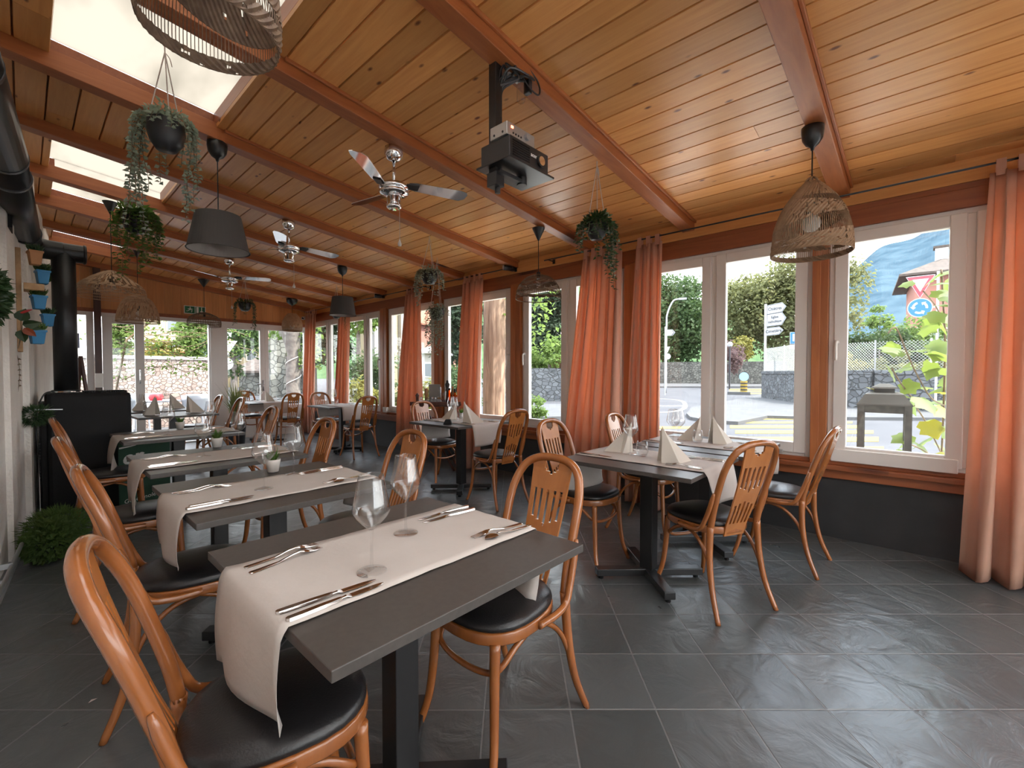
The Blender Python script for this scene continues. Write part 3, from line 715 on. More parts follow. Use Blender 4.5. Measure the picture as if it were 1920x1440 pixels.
# ------------------------------------------------------------------ glassware
def make_wine():
    r = empty('wine_glass')
    m = MB(); m.lathe([(.0,.010),(.006,.009),(.02,.004),(.038,.002),(.0395,.0005),(.0395,.0),(.0,.0)], 28); m.build('foot', M['glass'], r, smooth=True)
    m = MB(); m.lathe([(.006,.006),(.0042,.02),(.0038,.06),(.0040,.10),(.006,.112)], 12); m.build('stem', M['glass'], r, smooth=True)
    m = MB(); m.lathe([(.0,.111),(.008,.112),(.022,.125),(.040,.145),(.0485,.160),(.0490,.166),(.0455,.185),(.0395,.215),(.0345,.245),(.0325,.256),(.0315,.256),(.0338,.244),(.0385,.215),(.0445,.185),(.0478,.166),(.0470,.160),(.039,.147),(.02,.128),(.0,.116)], 32)
    m.build('bowl', M['glass'], r, smooth=True)
    return r
def make_tumbler():
    m = MB(); m.lathe([(.0,.0),(.022,.0),(.031,.008),(.0375,.03),(.0385,.045),(.036,.068),(.031,.095),(.030,.095),(.0348,.068),(.0372,.045),(.036,.03),(.028,.012),(.0,.010)], 28)
    return m.build('water_tumbler', M['glass'], None, smooth=True)
ZT = .756
WG = [(.7635,1.1,0)]
wg0 = make_wine(); tu0 = make_tumbler()
def P2(px, py, z=ZT):       # where a bearing meets the table plane
    b = (720-py)/FPX; a = (px-960)/FPX
    f = math.cos(PITCH)+b*math.sin(PITCH); u = -math.sin(PITCH)+b*math.cos(PITCH)
    k = (z-CH)/u; d = FW*f+RT*a
    return d.x*k, d.y*k
wines = [
 (*P2(697,1072), 'left wine glass in front on the nearest table'), (*P2(761,1000), 'right wine glass farther back on the nearest table'),
 (*P2(495,917), 'left wine glass on the second left table'), (*P2(551,889), 'right wine glass on the second left table beside the succulent'),
 (*P2(382,856), 'left wine glass on the third left table in front of a succulent'), (*P2(448,840), 'right wine glass on the third left table'),
 (*P2(316,815), 'left wine glass on the fourth left table'), (1.20, 5.0, 'right wine glass on the fourth left table'),
 (*P2(1182,852), 'wine glass before the left napkin of the front window table'), (*P2(1262,830), 'wine glass before the left napkin of the rear window table'),
 (3.30, 1.34, 'wine glass beside the right napkin of the rear window table'), 
 (*P2(852,788), 'wine glass left of the black card holder table napkin, before the bottle stand'), (3.32, 3.99, 'wine glass nearest the small succulent on the table before the bottle stand'),
 (3.53,7.30,'left wine glass on the table under the far grey lamp'), (3.72,7.05,'right wine glass on the table under the far grey lamp'),
 (1.02,7.28,'wine glass on the nearer napkin table past the stove'), (1.42,8.25,'wine glass on the table in front of the sliding door'),
 (3.0,9.18,'wine glass on the corner table by the glazed door')]
for k, (x, y, lab) in enumerate(wines):
    g = wg0 if k == 0 else dup(wg0)
    g.location = (x, y, ZT+.0015); tag(g, lab, 'wine glass', 'wine glasses on the tables')
tums = [(*P2(1204,856), 'water tumbler just right of the left napkin, front window table'), (*P2(1250,854), 'water tumbler left of the tall napkin on the front window table'),
 (*P2(1308,830), 'left water tumbler in the middle of the rear window table'), (*P2(1338,830), 'right water tumbler touching the right napkin of the rear window table'),
 (*P2(863,790), 'water tumbler left of the tall napkin, table before the bottle stand'), (*P2(876,793), 'water tumbler against the tall napkin, table before the bottle stand'),
 (3.47,7.1,'left tumbler on the table under the far grey lamp'), (3.66,6.95,'right tumbler on the table under the far grey lamp'),
 (1.25,7.2,'tumbler between the two napkins of the nearer table past the stove'), (1.2,8.2,'tumbler between the napkins of the table by the sliding door'), (3.2,9.0,'tumbler on the corner table')]
for k, (x, y, lab) in enumerate(tums):
    g = tu0 if k == 0 else dup(tu0)
    g.location = (x, y, ZT+.0015); tag(g, lab, 'tumbler', 'water tumblers on the tables')

# ------------------------------------------------------------------ cutlery (along local x, handle at -x)
def strip(m, prof, zf, t=.0022):
    """prof: (x, half width); zf(x) height"""
    vs = []; fs = []; n = len(prof)
    for x, h in prof:
        z = zf(x); vs += [(x,-h,z),(x,h,z),(x,h*.8,z+t),(x,-h*.8,z+t)]
    for i in range(n-1):
        a = i*4; b = a+4
        for k in range(4): l = (k+1) % 4; fs.append((a+k, a+l, b+l, b+k))
    fs += [(3,2,1,0), ((n-1)*4, (n-1)*4+1, (n-1)*4+2, (n-1)*4+3)]
    m.add(vs, fs)
def make_fork():
    m = MB(); zf = lambda x: .001+.010*math.exp(-((x-.035)/.035)**2)+(.006 if x > .09 else 0)*0
    strip(m, [(-.10,.006),(-.095,.0085),(-.07,.0075),(-.02,.0045),(.02,.003),(.04,.0035),(.050,.010),(.058,.0125),(.066,.0125)], zf)
    for k in range(4):
        y = -.0098+.0065*k
        vs = []; P = [(.064,.0026),(.08,.0022),(.095,.0018),(.108,.0008)]
        mm = MB(); strip(mm, P, zf, .002); m.add([(x, yy+y, z) for x, yy, z in mm.v], mm.f)
    return m.build('fork', M['steel'], None, smooth=False)
def make_knife():
    m = MB(); strip(m, [(-.115,.004),(-.110,.0085),(-.09,.0092),(-.03,.0078),(.0,.0055),(.008,.0035)], lambda x: .001, .0065)
    strip(m, [(.006,.0035),(.02,.005),(.03,.0085),(.06,.0098),(.09,.0085),(.108,.0045),(.117,.0006)], lambda x: .002+.004*math.exp(-((x-.015)/.012)**2), .0016)
    return m.build('knife', M['steel'], None)
def make_spoon():
    m = MB(); strip(m, [(-.10,.006),(-.095,.0085),(-.07,.007),(-.01,.0035),(.03,.003),(.05,.004)], lambda x: .001+.010*math.exp(-((x-.035)/.035)**2))
    vs = []; fs = []; nx = 8
    for i in range(nx+1):
        x = .045+.055*i/nx; h = .0175*math.sin(PI*min(1, (i/nx)*.92+.08))**.7
        for j in range(5): u = (j/4-.5)*2; vs.append((x, u*h, .0015+.006*(u*u)*(h/.0175)+.004*abs(i/nx-.5)))
    for i in range(nx):
        for j in range(4): p = i*5+j; fs.append((p, p+1, p+6, p+5))
    m.add(vs, fs)
    return m.build('spoon', M['steel'], None, smooth=True)
fk, kn, spn = make_fork(), make_knife(), make_spoon(); cut0 = {'fork': fk, 'knife': kn, 'spoon': spn}; used = set()
def cut(kind, x, y, ang, lab, z=ZT):
    b = cut0[kind]; o = b if kind not in used else dup(b); used.add(kind)
    o.location = (x, y, z+.0018); o.rotation_euler = (0,0,R_(ang)); tag(o, lab, kind, kind+'s laid on the runners')
def end_set(T, side, nm, kinds=('fork','knife')):
    """place setting at the -x (side -1) or +x (side 1) end of a left-row table"""
    x, y, a, sx, sy = TBL[T]
    base = x+side*.27; an = 0 if side < 0 else 180
    lb = 'house-wall' if side < 0 else 'window'
    k1, k2 = kinds
    cy_ = y+(-.035 if T != 'T1' else 0)
    near, far = (k2, k1)
    for q, kk, off in (('inner', far, .135), ('outer', far, .165), ('inner', near, -.135), ('outer', near, -.165)):
        o = off if side < 0 else off
        cut(kk, base+(.005 if q == 'outer' else -.01)*side, cy_+o, an+random.uniform(-2,2), '%s %s at the %s end of the %s' % (q, kk, lb, nm))
names = {'T1':'nearest table','T2':'second left table','T3':'third left table','T4':'fourth left table'}
def seg_c(kind, p0, p1, lab, flip=False):      # p0 handle end, p1 tip, as bearings on the table plane
    a = Vector(P2(*p0)); b = Vector(P2(*p1)); c = (a+b)/2; cut(kind, c.x, c.y, math.degrees(math.atan2(b.y-a.y, b.x-a.x)), lab)
seg_c('fork', (455,1068), (592,1022), 'upper fork at the left end of the nearest table')
seg_c('fork', (455,1082), (606,1026), 'lower fork at the left end of the nearest table')
seg_c('knife', (524,1152), (698,1092), 'upper knife at the left end of the nearest table')
seg_c('knife', (543,1165), (713,1098), 'lower knife at the left end of the nearest table')
seg_c('knife', (875,952), (788,976), 'upper knife at the right end of the nearest table')
seg_c('knife', (890,956), (793,982), 'lower knife at the right end of the nearest table')
seg_c('fork', (975,984), (893,1008), 'fork lying at the right end of the nearest table')
seg_c('spoon', (990,988), (915,1012), 'spoon lying at the right end of the nearest table')
for T in ('T2','T3','T4'):
    end_set(T, -1, names[T]); 
    x, y, a, sx, sy = TBL[T]
    cut('knife', x+.28, y+.12, 180, 'knife at the window end of the %s, far side' % names[T]); cut('knife', x+.27, y+.09, 180, 'second knife at the window end of the %s' % names[T])
    cut('fork', x+.26, y-.17, 186, 'fork at the window end of the %s' % names[T]); cut('spoon', x+.29, y-.20, 184, 'spoon at the window end of the %s' % names[T])
for T, nm in (('TA','front window table'),('TB','rear window table'),('TC','table before the bottle stand')):
    x, y, a, sx, sy = TBL[T]
    cut('fork', x-.15, y-.28, 92, 'fork nearer the aisle on the %s' % nm); cut('fork', x-.12, y-.27, 88, 'second fork on the %s' % nm)
    cut('knife', x+.15, y-.28, 90, 'knife at the chair end of the %s' % nm); cut('knife', x+.18, y-.28, 90, 'outer knife at the chair end of the %s' % nm)
    cut('knife', x-.17, y+.28, -90, 'knife at the far end of the %s' % nm); cut('fork', x+.16, y+.28, -90, 'fork at the far end of the %s' % nm)

# ------------------------------------------------------------------ napkins folded to stand
def make_napkin():
    m = MB(); h = .185
    A = (-.055,.01,h); F_ = (.012,-.045,0); Lf = (-.062,.0,0); Rt = (.055,.02,0)
    m.add([A,Lf,F_], [(0,1,2)]); m.add([A,F_,Rt], [(0,1,2)]); m.add([(-.055,.02,h-.012),(.022,-.03,0),(.115,.035,0)], [(0,1,2)]); m.add([(-.055,.02,h-.012),(.115,.035,0),(-.058,.06,0)], [(0,1,2)])
    return m.build('folded_napkin', M['napkin'], None, solid=.0025)
nap0 = make_napkin()
def nap(x, y, a, lab, s=1.0, mir=False, first=[True]):
    o = nap0 if first[0] else dup(nap0); first[0] = False
    o.location = (x, y, ZT+.002); o.rotation_euler = (0,0,R_(a)); o.scale = (-s if mir else s,s,s); tag(o, lab, 'napkin', 'standing folded napkins')
x_, y_ = P2(1168,848); nap(x_, y_, -47, 'standing napkin at the left end of the front window table', 1.05, True)
x_, y_ = P2(1262,868); nap(x_, y_, -42, 'tall standing napkin nearest the camera on the front window table', 1.15)
x_, y_ = P2(1300,826); nap(x_, y_, -50, 'standing napkin behind the wine glass on the rear window table', 1.0, True)
x_, y_ = P2(1352,832); nap(x_, y_, -38, 'standing napkin at the right of the rear window table', 1.1)
x_, y_ = P2(846,786); nap(x_, y_, -47, 'standing napkin at the left of the table before the bottle stand', 1.05, True)
x_, y_ = P2(882,794); nap(x_, y_, -45, 'tall standing napkin at the right of the table before the bottle stand', 1.25)
nap(1.06, 7.12, -55, 'left standing napkin on the nearer table past the stove', 1.3, True); nap(1.52, 7.2, -47, 'right standing napkin on the nearer table past the stove', 1.25)
nap(1.08, 8.1, -55, 'left standing napkin on the table by the sliding door', 1.3, True); nap(1.52, 8.25, -47, 'right standing napkin on the table by the sliding door', 1.2)
nap(3.08, 9.0, -60, 'standing napkin on the corner table', 1.1)

# black wedge card holder, small items
m = MB(); m.prism([(-.045,0),(.045,0),(.028,.05),(-.022,.05)], .06, lambda u, v, w: (u, w-.03, v)); x_, y_ = P2(832,791)
o = m.build('card_holder', M['black'], None, bevel=.003); o.location = (2.965, 3.62, .753); o.rotation_euler = (0,0,R_(-47)); tag(o, 'small black wedge holder at the aisle edge of the table before the bottle stand', 'holder')

# ------------------------------------------------------------------ succulents in white pots
def make_succulent():
    r = empty('potted_succulent')
    m = MB(); m.lathe([(.0,0),(.027,0),(.036,.055),(.037,.066),(.034,.066),(.032,.058),(.0,.058)], 20); m.build('pot', M['whitepot'], r, smooth=True)
    m = MB(); rnd = random.Random(4)
    for k in range(34):
        a = rnd.uniform(0, 2*PI); t = rnd.uniform(.1, .9); L = rnd.uniform(.05,.085)
        d = Vector((math.cos(a)*t, math.sin(a)*t, 1)).normalized(); p = Vector((math.cos(a)*.012, math.sin(a)*.012, .055))
        sd = d.cross(Vector((0,0,1))).normalized()*.0055; q = p+d*L*.4
        m.add([p-sd*.6, p+sd*.6, q+sd, p+d*L, q-sd], [(0,1,2,3,4)])
    m.build('leaves', M['greenleaf'], r)
    return r
su0 = make_succulent()
for k, (x, y, lab) in enumerate([(*P2(512,884), 'succulent in a white pot on the second left table'), (*P2(407,838), 'succulent in a white pot on the third left table'),
    (*P2(338,804), 'succulent in a white pot on the fourth left table'), (3.42, 3.92, 'succulent in a white pot on the table before the bottle stand')]):
    o = su0 if k == 0 else dup(su0); o.location = (x, y, ZT); o.rotation_euler = (0,0,k*1.3); tag(o, lab, 'plant', 'succulents in white pots')

# ------------------------------------------------------------------ stove and its pipe
st = empty('pellet_stove', (.40, 5.85, 0), 0, 'black pellet stove with a thick black pipe beside the white wall', 'stove')
m = MB(); m.box(-.27,.30,-.25,.25,0.02,1.10); m.build('body', M['black'], st, bevel=.03)
m = MB(); m.box(-.31,-.26,-.22,.22,.02,1.02); m.build('side_panel', M['black'], st, bevel=.01)
m = MB(); [m.box(-.3145,-.309,-.20,.20,.35+.026*k,.362+.026*k) for k in range(22)]; m.build('side_vent', M['blacksatin'], st)
m = MB(); [m.box(-.02+.016*k,-.01+.016*k,-.18,.1,1.10,1.116) for k in range(19)]; m.build('top_grille', M['black'], st)
m = MB(); m.tube(spline([(-.2,-.1,1.10),(-.24,-.24,1.12),(-.29,-.27,1.08),(-.33,-.25,.9),(-.325,-.24,.62),(-.325,-.22,.58)], 5), .006, 6); m.build('cable', M['blacksatin'], st, smooth=True)
pp = empty('flue_pipe', (0,0,0), 0, 'black flue pipe rising from the stove and running along the ceiling edge', 'pipe')
m = MB(); m.cyl((.27,5.85,1.115),(.27,5.85,2.40), .083, 28); m.build('riser', M['pipe'], pp, smooth=True, bevel=0)
m = MB(); m.cyl((.41,5.85,2.395),(.10,5.85,2.395), .083, 28); m.build('tee', M['pipe'], pp, smooth=False)
m = MB(); P = spline([(.27,5.85,2.395),(.14,5.84,2.40),(.06,5.78,2.42),(.044,5.62,2.44)], 6); m.tube(P, .086, 28); m.build('elbow', M['pipe'], pp, smooth=True)
m = MB(); m.cyl((.045,5.66,2.44),(-.05,3.60,2.44), .088, 28); m.build('run', M['pipe'], pp, smooth=True)
m = MB(); m.cyl((-.048,3.63,2.44),(-.17,1.9,2.44), .093, 28); m.build('run', M['pipe'], pp, smooth=True)
for y in (5.45, 3.95, 3.60, 2.6): 
    m = MB(); xx = -.05+(.046 if y > 3.6 else .07)*(y-3.60); m.cyl((xx,y,2.44),(xx,y+.035,2.44), .096, 28); m.build('collar', M['pipe'], pp)
m = MB(); m.cyl((.425,5.85,2.395),(.40,5.85,2.395), .09, 28); m.build('end_cap', M['pipe'], pp, bevel=.01)
m = MB(); m.lathe([(.083,1.13),(.10,1.125),(.10,1.115)], 28, (.27,5.85,0)); m.build('rosette', M['pipe'], pp)

# chalkboard beside the stove
cb = empty('chalkboard_sign', (.765, 5.40, 0), R_(0), 'green chalkboard with white lettering standing right of the stove', 'sign')
m = MB(); m.box(-.19,.19,0,.02,.02,.68); m.build('board', M['board'], cb, bevel=.002)
text('er', .17, cb, M['chalk'], Matrix.Translation((-.10,-.002,.50)) @ Matrix.Rotation(R_(90),4,'X') @ Matrix.Rotation(R_(8),4,'Z'), bold=.004, shear=.3)
text('Guacamole &', .052, cb, M['chalk'], Matrix.Translation((-.02,-.002,.115)) @ Matrix.Rotation(R_(90),4,'X') @ Matrix.Rotation(R_(9),4,'Z'), shear=.25)
text('maïs', .045, cb, M['chalk'], Matrix.Translation((.04,-.002,.05)) @ Matrix.Rotation(R_(90),4,'X') @ Matrix.Rotation(R_(9),4,'Z'), shear=.25)
m = MB(); m.add([(-.185,-.003,.585),(-.10,-.003,.60),(-.02,-.003,.625),(-.02,-.003,.632),(-.10,-.003,.610),(-.185,-.003,.60)], [(0,1,4,5),(1,2,3,4)]); m.build('swash', M['chalk'], cb)
# dark wooden easel leaning by the far narrow window
ez = empty('folded_easel', (.62, 9.6, 0), 0, 'dark reddish folded wooden easel leaning by the narrow far window', 'easel')
for a, b in (((-.12,0,0),(.0,.2,1.55)), ((.14,0,0),(.0,.2,1.55)), ((-.09,.03,.35),(.11,.03,.35))):
    m = MB(); m.bar(a, b, .04, .03); m.build('leg' if a[2] == 0 else 'crossbar', M['darkwood'], ez)
# ------------------------------------------------------------------ pendant lamps
def zb(x): return zc(x)-.085            # underside of the beams
def cord(root, x0, z0, z1, canopy, r=.06):
    """canopy at local z0 (beam), shade top at local z1"""
    m = MB()
    if canopy == 'cup': m.lathe([(0,z0),(r,z0),(r*1.0,z0-.03),(r*.9,z0-.07),(r*.6,z0-.10),(r*.2,z0-.118),(.008,z0-.135),(0,z0-.135)], 24)
    elif canopy == 'cone': m.lathe([(0,z0-.01),(r,z0-.012),(r*.95,z0-.02),(r*.12,z0-.13),(0,z0-.135)], 20)
    if canopy: m.build('canopy', M['blacksatin'], root, smooth=(canopy == 'cup'))
    m = MB(); m.cyl((0,0,z0-.1 if canopy else z0),(0,0,z1), .004, 6); m.build('cord', M['blacksatin'], root)
def bulb(root, z, r=.045, mt='bulb', neck=True):
    m = MB(); m.lathe([(.0,z-r),(r*.5,z-r*.87),(r*.87,z-r*.5),(r,z),(r*.87,z+r*.5),(r*.55,z+r*.95),(r*.4,z+r*1.3),(0,z+r*1.3)], 20); m.build('bulb', M[mt], root, smooth=True)
    if neck: m = MB(); m.cyl((0,0,z+r*1.1),(0,0,z+r*1.3+.06), .02, 12); m.build('socket', M['blacksatin'], root)
def rib_shade(root, prof, n, rr, mt, hoops=(), name='woven_shade', twist=0, hr=None):
    """prof: (r, z) bottom to top; ribs along it and horizontal hoops at profile positions"""
    m = MB(); P = spline([(r,0,z) for r, z in prof], 4)
    for k in range(n):
        a = 2*PI*k/n
        pts = []
        for i, p in enumerate(P):
            b = a+twist*i/len(P); pts.append((p.x*math.cos(b), p.x*math.sin(b), p.z))
        m.tube(pts, rr, 3)
    def pr(t):
        i = t*(len(P)-1); j = min(int(i), len(P)-2); f = i-j; return P[j].lerp(P[j+1], f)
    for t in hoops:
        p = pr(t); m.tube([(p.x*math.cos(2*PI*q/36), p.x*math.sin(2*PI*q/36), p.z) for q in range(36)], hr or rr*1.3, 4, closed=True)
    m.build(name, M[mt], root)
    return pr
def band(root, pr, f0, f1, mt, name, off=.004, seg=72, rows=6, holes=0):
    """woven strip lying on the shade between profile positions f0(a) and f1(a)"""
    m = MB(); V = []; F = []; rnd = random.Random(5)
    for k in range(seg):
        a = 2*PI*k/seg; t0, t1 = f0(a), f1(a)
        for j in range(rows+1):
            p = pr(min(.999, max(0, t0+(t1-t0)*j/rows))); rr = p.x+off*(1 if (j+k) % 2 else -1)*.5
            V.append((rr*math.cos(a), rr*math.sin(a), p.z))
    for k in range(seg):
        l = (k+1) % seg
        for j in range(rows):
            if holes and rnd.random() < holes: continue
            F.append((k*(rows+1)+j, l*(rows+1)+j, l*(rows+1)+j+1, k*(rows+1)+j+1))
    m.add(V, F); m.build(name, M[mt], root, solid=.004)
# bell of tight rattan, front right
def bell(loc, zr, S, label, mt, n, hoops, rr, canopy, zcan, height=.42, rad=.205, lean=0):
    r = empty('rattan_pendant_lamp', (loc[0], loc[1], zr), lean, label, 'pendant lamp', 'rattan pendant lamps')
    pr = rib_shade(r, [(rad,0),(rad*.99,height*.12),(rad*.93,height*.38),(rad*.72,height*.66),(rad*.40,height*.88),(rad*.18,height)], n, rr, mt, hoops)
    cord(r, 0, zcan-zr, height*.95, canopy, .058); 
    return r, pr
L9, pr = bell((3.165,.50), 1.985, 1, 'tightly woven rattan bell lamp hanging in front of the right windows', 'rattan', 120, (0,.03,.99), .0019, 'cup', zb(3.165))
band(L9, pr, lambda a: 0, lambda a: .14, 'rattan', 'rim', .006, 90, 3)
band(L9, pr, lambda a: .18+.05*math.sin(a*1+1), lambda a: .30+.07*math.sin(a+2.2), 'rattan', 'woven_band', .005, 90, 6, .12)
band(L9, pr, lambda a: .42+.06*math.sin(a+3), lambda a: .62+.05*math.sin(a), 'rattan', 'woven_band', .005, 90, 8, .15)
band(L9, pr, lambda a: .66, lambda a: .97, 'rattan', 'woven_band', .005, 90, 8, .12)
m = MB()
for k in range(3):
    a = k*PI/3; c, s = math.cos(a), math.sin(a); m.tube(spline([(-.045*c,-.045*s,.40),(-.02*c,-.02*s,.445),(.02*c,.02*s,.445),(.045*c,.045*s,.40)], 4), .005, 6)
m.build('loop_handle', M['rattan'], L9); bulb(L9, .18, .05)
# the same kind, larger and darker, above the camera's left
r = empty('rattan_pendant_lamp', (.40, 1.585, 2.29), R_(35), 'large dark rattan bell lamp cut by the top edge of the photo', 'pendant lamp', 'rattan pendant lamps')
pr = rib_shade(r, [(.178,0),(.186,.055),(.180,.15),(.155,.28),(.10,.40),(.05,.45)], 110, .0015, 'rattandark', (.0,.985))
band(r, pr, lambda a: 0, lambda a: .17, 'rattandark', 'rim', .005, 90, 4, .02)
band(r, pr, lambda a: .36+.12*math.sin(a-.6), lambda a: .54+.12*math.sin(a-.3), 'rattandark', 'woven_band', .003, 120, 7, .02)
band(r, pr, lambda a: .74+.10*math.sin(a+1.5), lambda a: .90+.05*math.sin(a+1.5), 'rattandark', 'woven_band', .003, 120, 6, .02)
cord(r, 0, zb(.4)-2.29, .44, 'cup', .058); bulb(r, .20, .045)
# open dome in front of the third window
r = empty('rattan_pendant_lamp', (3.41, 2.775, 2.005), 0, 'open rattan dome lamp in front of the middle windows', 'pendant lamp', 'rattan pendant lamps')
pr = rib_shade(r, [(.222,0),(.218,.05),(.19,.13),(.12,.205),(.03,.235)], 64, .0016, 'rattandark', (.0,.02,.30,.34,.62,.66,.95), hr=.0032)
band(r, pr, lambda a: .24+.03*math.sin(a), lambda a: .32+.05*math.sin(a), 'rattandark', 'woven_band', .004, 72, 2, .1)
band(r, pr, lambda a: .52+.03*math.sin(a+2), lambda a: .60+.05*math.sin(a+2), 'rattandark', 'woven_band', .004, 72, 2, .1)
cord(r, 0, zb(3.41)-2.005, .23, 'cone', .062); bulb(r, .16, .03, 'glass')
# wide pale hat
r = empty('rattan_pendant_lamp', (.62, 6.03, 2.04), 0, 'wide pale straw hat lamp left, its clear bulb showing', 'pendant lamp', 'rattan pendant lamps')
pr = rib_shade(r, [(.272,0),(.268,.07),(.235,.13),(.12,.22),(.03,.27)], 120, .0013, 'rattanpale', (0,.12,.2,.35,.97), hr=.0025)
band(r, pr, lambda a: .30, lambda a: .45, 'rattanpale', 'woven_band', .003, 80, 3, .55); band(r, pr, lambda a: .45, lambda a: .92, 'rattanpale', 'woven_band', .003, 100, 7, .5)
cord(r, 0, zb(.62)-2.04, .26, 'cone', .062); bulb(r, .11, .035, 'glass')
r = empty('rattan_pendant_lamp', (1.115, 8.19, 2.0), 0, 'small pale woven dome lamp overlapping the straw hat lamp', 'pendant lamp', 'rattan pendant lamps')
pr = rib_shade(r, [(.245,0),(.24,.06),(.21,.20),(.15,.32),(.05,.38)], 90, .0022, 'rattanpale', (0,.15,.25,.4,.6,.8), hr=.003)
band(r, pr, lambda a: .0, lambda a: .08, 'rattan', 'rim', .004, 72, 2); band(r, pr, lambda a: .22, lambda a: .97, 'rattanpale', 'woven_band', .004, 90, 10, .35)
cord(r, 0, zc(1.115)-2.0, .37, 'cone', .05); bulb(r, .12, .04)
r = empty('rattan_pendant_lamp', (2.06, 8.85, 2.065), 0, 'thin wicker cage lamp hanging in front of the green exit sign', 'pendant lamp', 'rattan pendant lamps')
pr = rib_shade(r, [(.235,0),(.235,.09),(.19,.16),(.08,.215),(.02,.23)], 44, .0032, 'rattandark', (0,.08,.16,.24,.40,.6,.97), hr=.005)
cord(r, 0, zb(2.06)-2.065, .22, 'cone', .085); bulb(r, .12, .03, 'glass')
r = empty('rattan_pendant_lamp', (3.475, 8.85, 2.085), 0, 'rattan beehive lamp in front of the far tree trunk', 'pendant lamp', 'rattan pendant lamps')
pr = rib_shade(r, [(.165,0),(.175,.06),(.17,.16),(.12,.27),(.07,.33)], 80, .0024, 'rattanpale', (0,.1,.2,.5,.7,.9), hr=.003)  # sunlight on this shade is put into the paler rattan colour
band(r, pr, lambda a: .0, lambda a: .12, 'rattan', 'rim', .004, 60, 2); band(r, pr, lambda a: .25, lambda a: .97, 'rattanpale', 'woven_band', .004, 72, 8, .12)
cord(r, 0, zb(3.475)-2.085, .32, 'cup', .10); bulb(r, .09, .04)
# grey drum shades
def drum(loc, z0, z1, r0, r1, label, canopy):
    r = empty('drum_pendant_lamp', (loc[0], loc[1], z0), 0, label, 'pendant lamp', 'grey drum lamps')
    m = MB(); m.lathe([(r0,0),(r0-.004,.006),(r1+.002,z1-z0-.006),(r1,z1-z0),(r1-.003,z1-z0-.003),(r0-.005,.003),(r0,0)], 48); m.build('lamp_shade', M['shade'], r, smooth=False)
    m = MB(); m.lathe([(r0-.006,.004),(r1-.005,z1-z0-.012),(.0,z1-z0-.02)], 48); m.build('lining', mat('lining_'+str(int(loc[0]*10)), (.42,.39,.37), .8), r, smooth=False)
    m = MB(); m.tube([(r0*math.cos(2*PI*k/40), r0*math.sin(2*PI*k/40), .003) for k in range(40)], .0035, 5, closed=True); m.build('hem', M['shade'], r)
    cord(r, 0, zb(loc[0])-z0, z1-z0, canopy, .065); bulb(r, .09, .04)
    return r
drum((.99,3.835), 2.18, 2.44, .20, .145, 'large grey drum lamp hanging left of the ceiling fans', 'cup')
drum((2.99,5.90), 2.075, 2.325, .175, .135, 'smaller grey drum lamp far off near the window wall', 'cup')

# ------------------------------------------------------------------ ceiling fans
def make_fan():
    r = empty('ceiling_fan')
    m = MB(); m.lathe([(0,.0),(.062,.0),(.065,-.02),(.065,-.045),(.05,-.075),(.035,-.085),(.012,-.088)], 28); m.build('canopy', M['chrome'], r, smooth=True)
    m = MB(); m.cyl((0,0,-.08),(0,0,-.26), .011, 12); m.build('downrod', M['chrome'], r, smooth=True)
    m = MB(); m.lathe([(.012,-.235),(.06,-.245),(.078,-.26),(.105,-.268),(.108,-.285),(.095,-.295),(.085,-.305),(.105,-.312),(.095,-.325),(.05,-.34),(.0,-.34)], 36); m.build('motor', M['chrome'], r, smooth=True)
    m = MB(); m.lathe([(.048,-.335),(.048,-.40),(.053,-.405),(.053,-.418),(.045,-.425),(.0,-.42)], 28); m.build('switch_housing', M['chrome'], r, smooth=True)
    for k in range(3):
        b = MB(); b.M = Matrix.Rotation(R_(120*k), 4, 'Z') @ Matrix.Rotation(R_(-14), 4, 'X')
        b.prism([(.085,-.035),(.13,-.048),(.46,-.062),(.51,-.05),(.525,-.02),(.515,.03),(.48,.058),(.14,.045),(.085,.03)], .004, lambda u, v, w: (u, v, -.285+w))
        o = b.build('blade', M['chrome'], r)
        b = MB(); b.M = Matrix.Rotation(R_(120*k), 4, 'Z') @ Matrix.Rotation(R_(-14), 4, 'X'); b.box(.07,.16,-.028,.028,-.293,-.285); b.build('blade_iron', M['plastic'], r, bevel=.002)
    m = MB(); m.cyl((.03,-.035,-.41),(.03,-.035,-.66), .0018, 5); m.build('pull_cord', M['rope'], r)
    m = MB(); m.lathe([(0,-.70),(.012,-.695),(.014,-.68),(.008,-.665),(.003,-.65),(0,-.65)], 12, (.03,-.035,0)); m.build('cord_pull', M['whitepot'], r, smooth=True)
    return r
f0 = make_fan()
for k, (x, y, a, lab) in enumerate([(1.81,2.80,-20,'nearest chrome ceiling fan with three mirror blades, centre of the ceiling'), (1.90,4.90,8,'middle chrome ceiling fan, right of the large grey drum lamp'), (1.95,7.07,-28,'farthest chrome ceiling fan, partly behind the large grey drum lamp')]):
    o = f0 if k == 0 else dup(f0); o.location = (x, y, zb(x)+.005); o.rotation_euler = (0,0,R_(a)); tag(o, lab, 'ceiling fan', 'chrome ceiling fans')
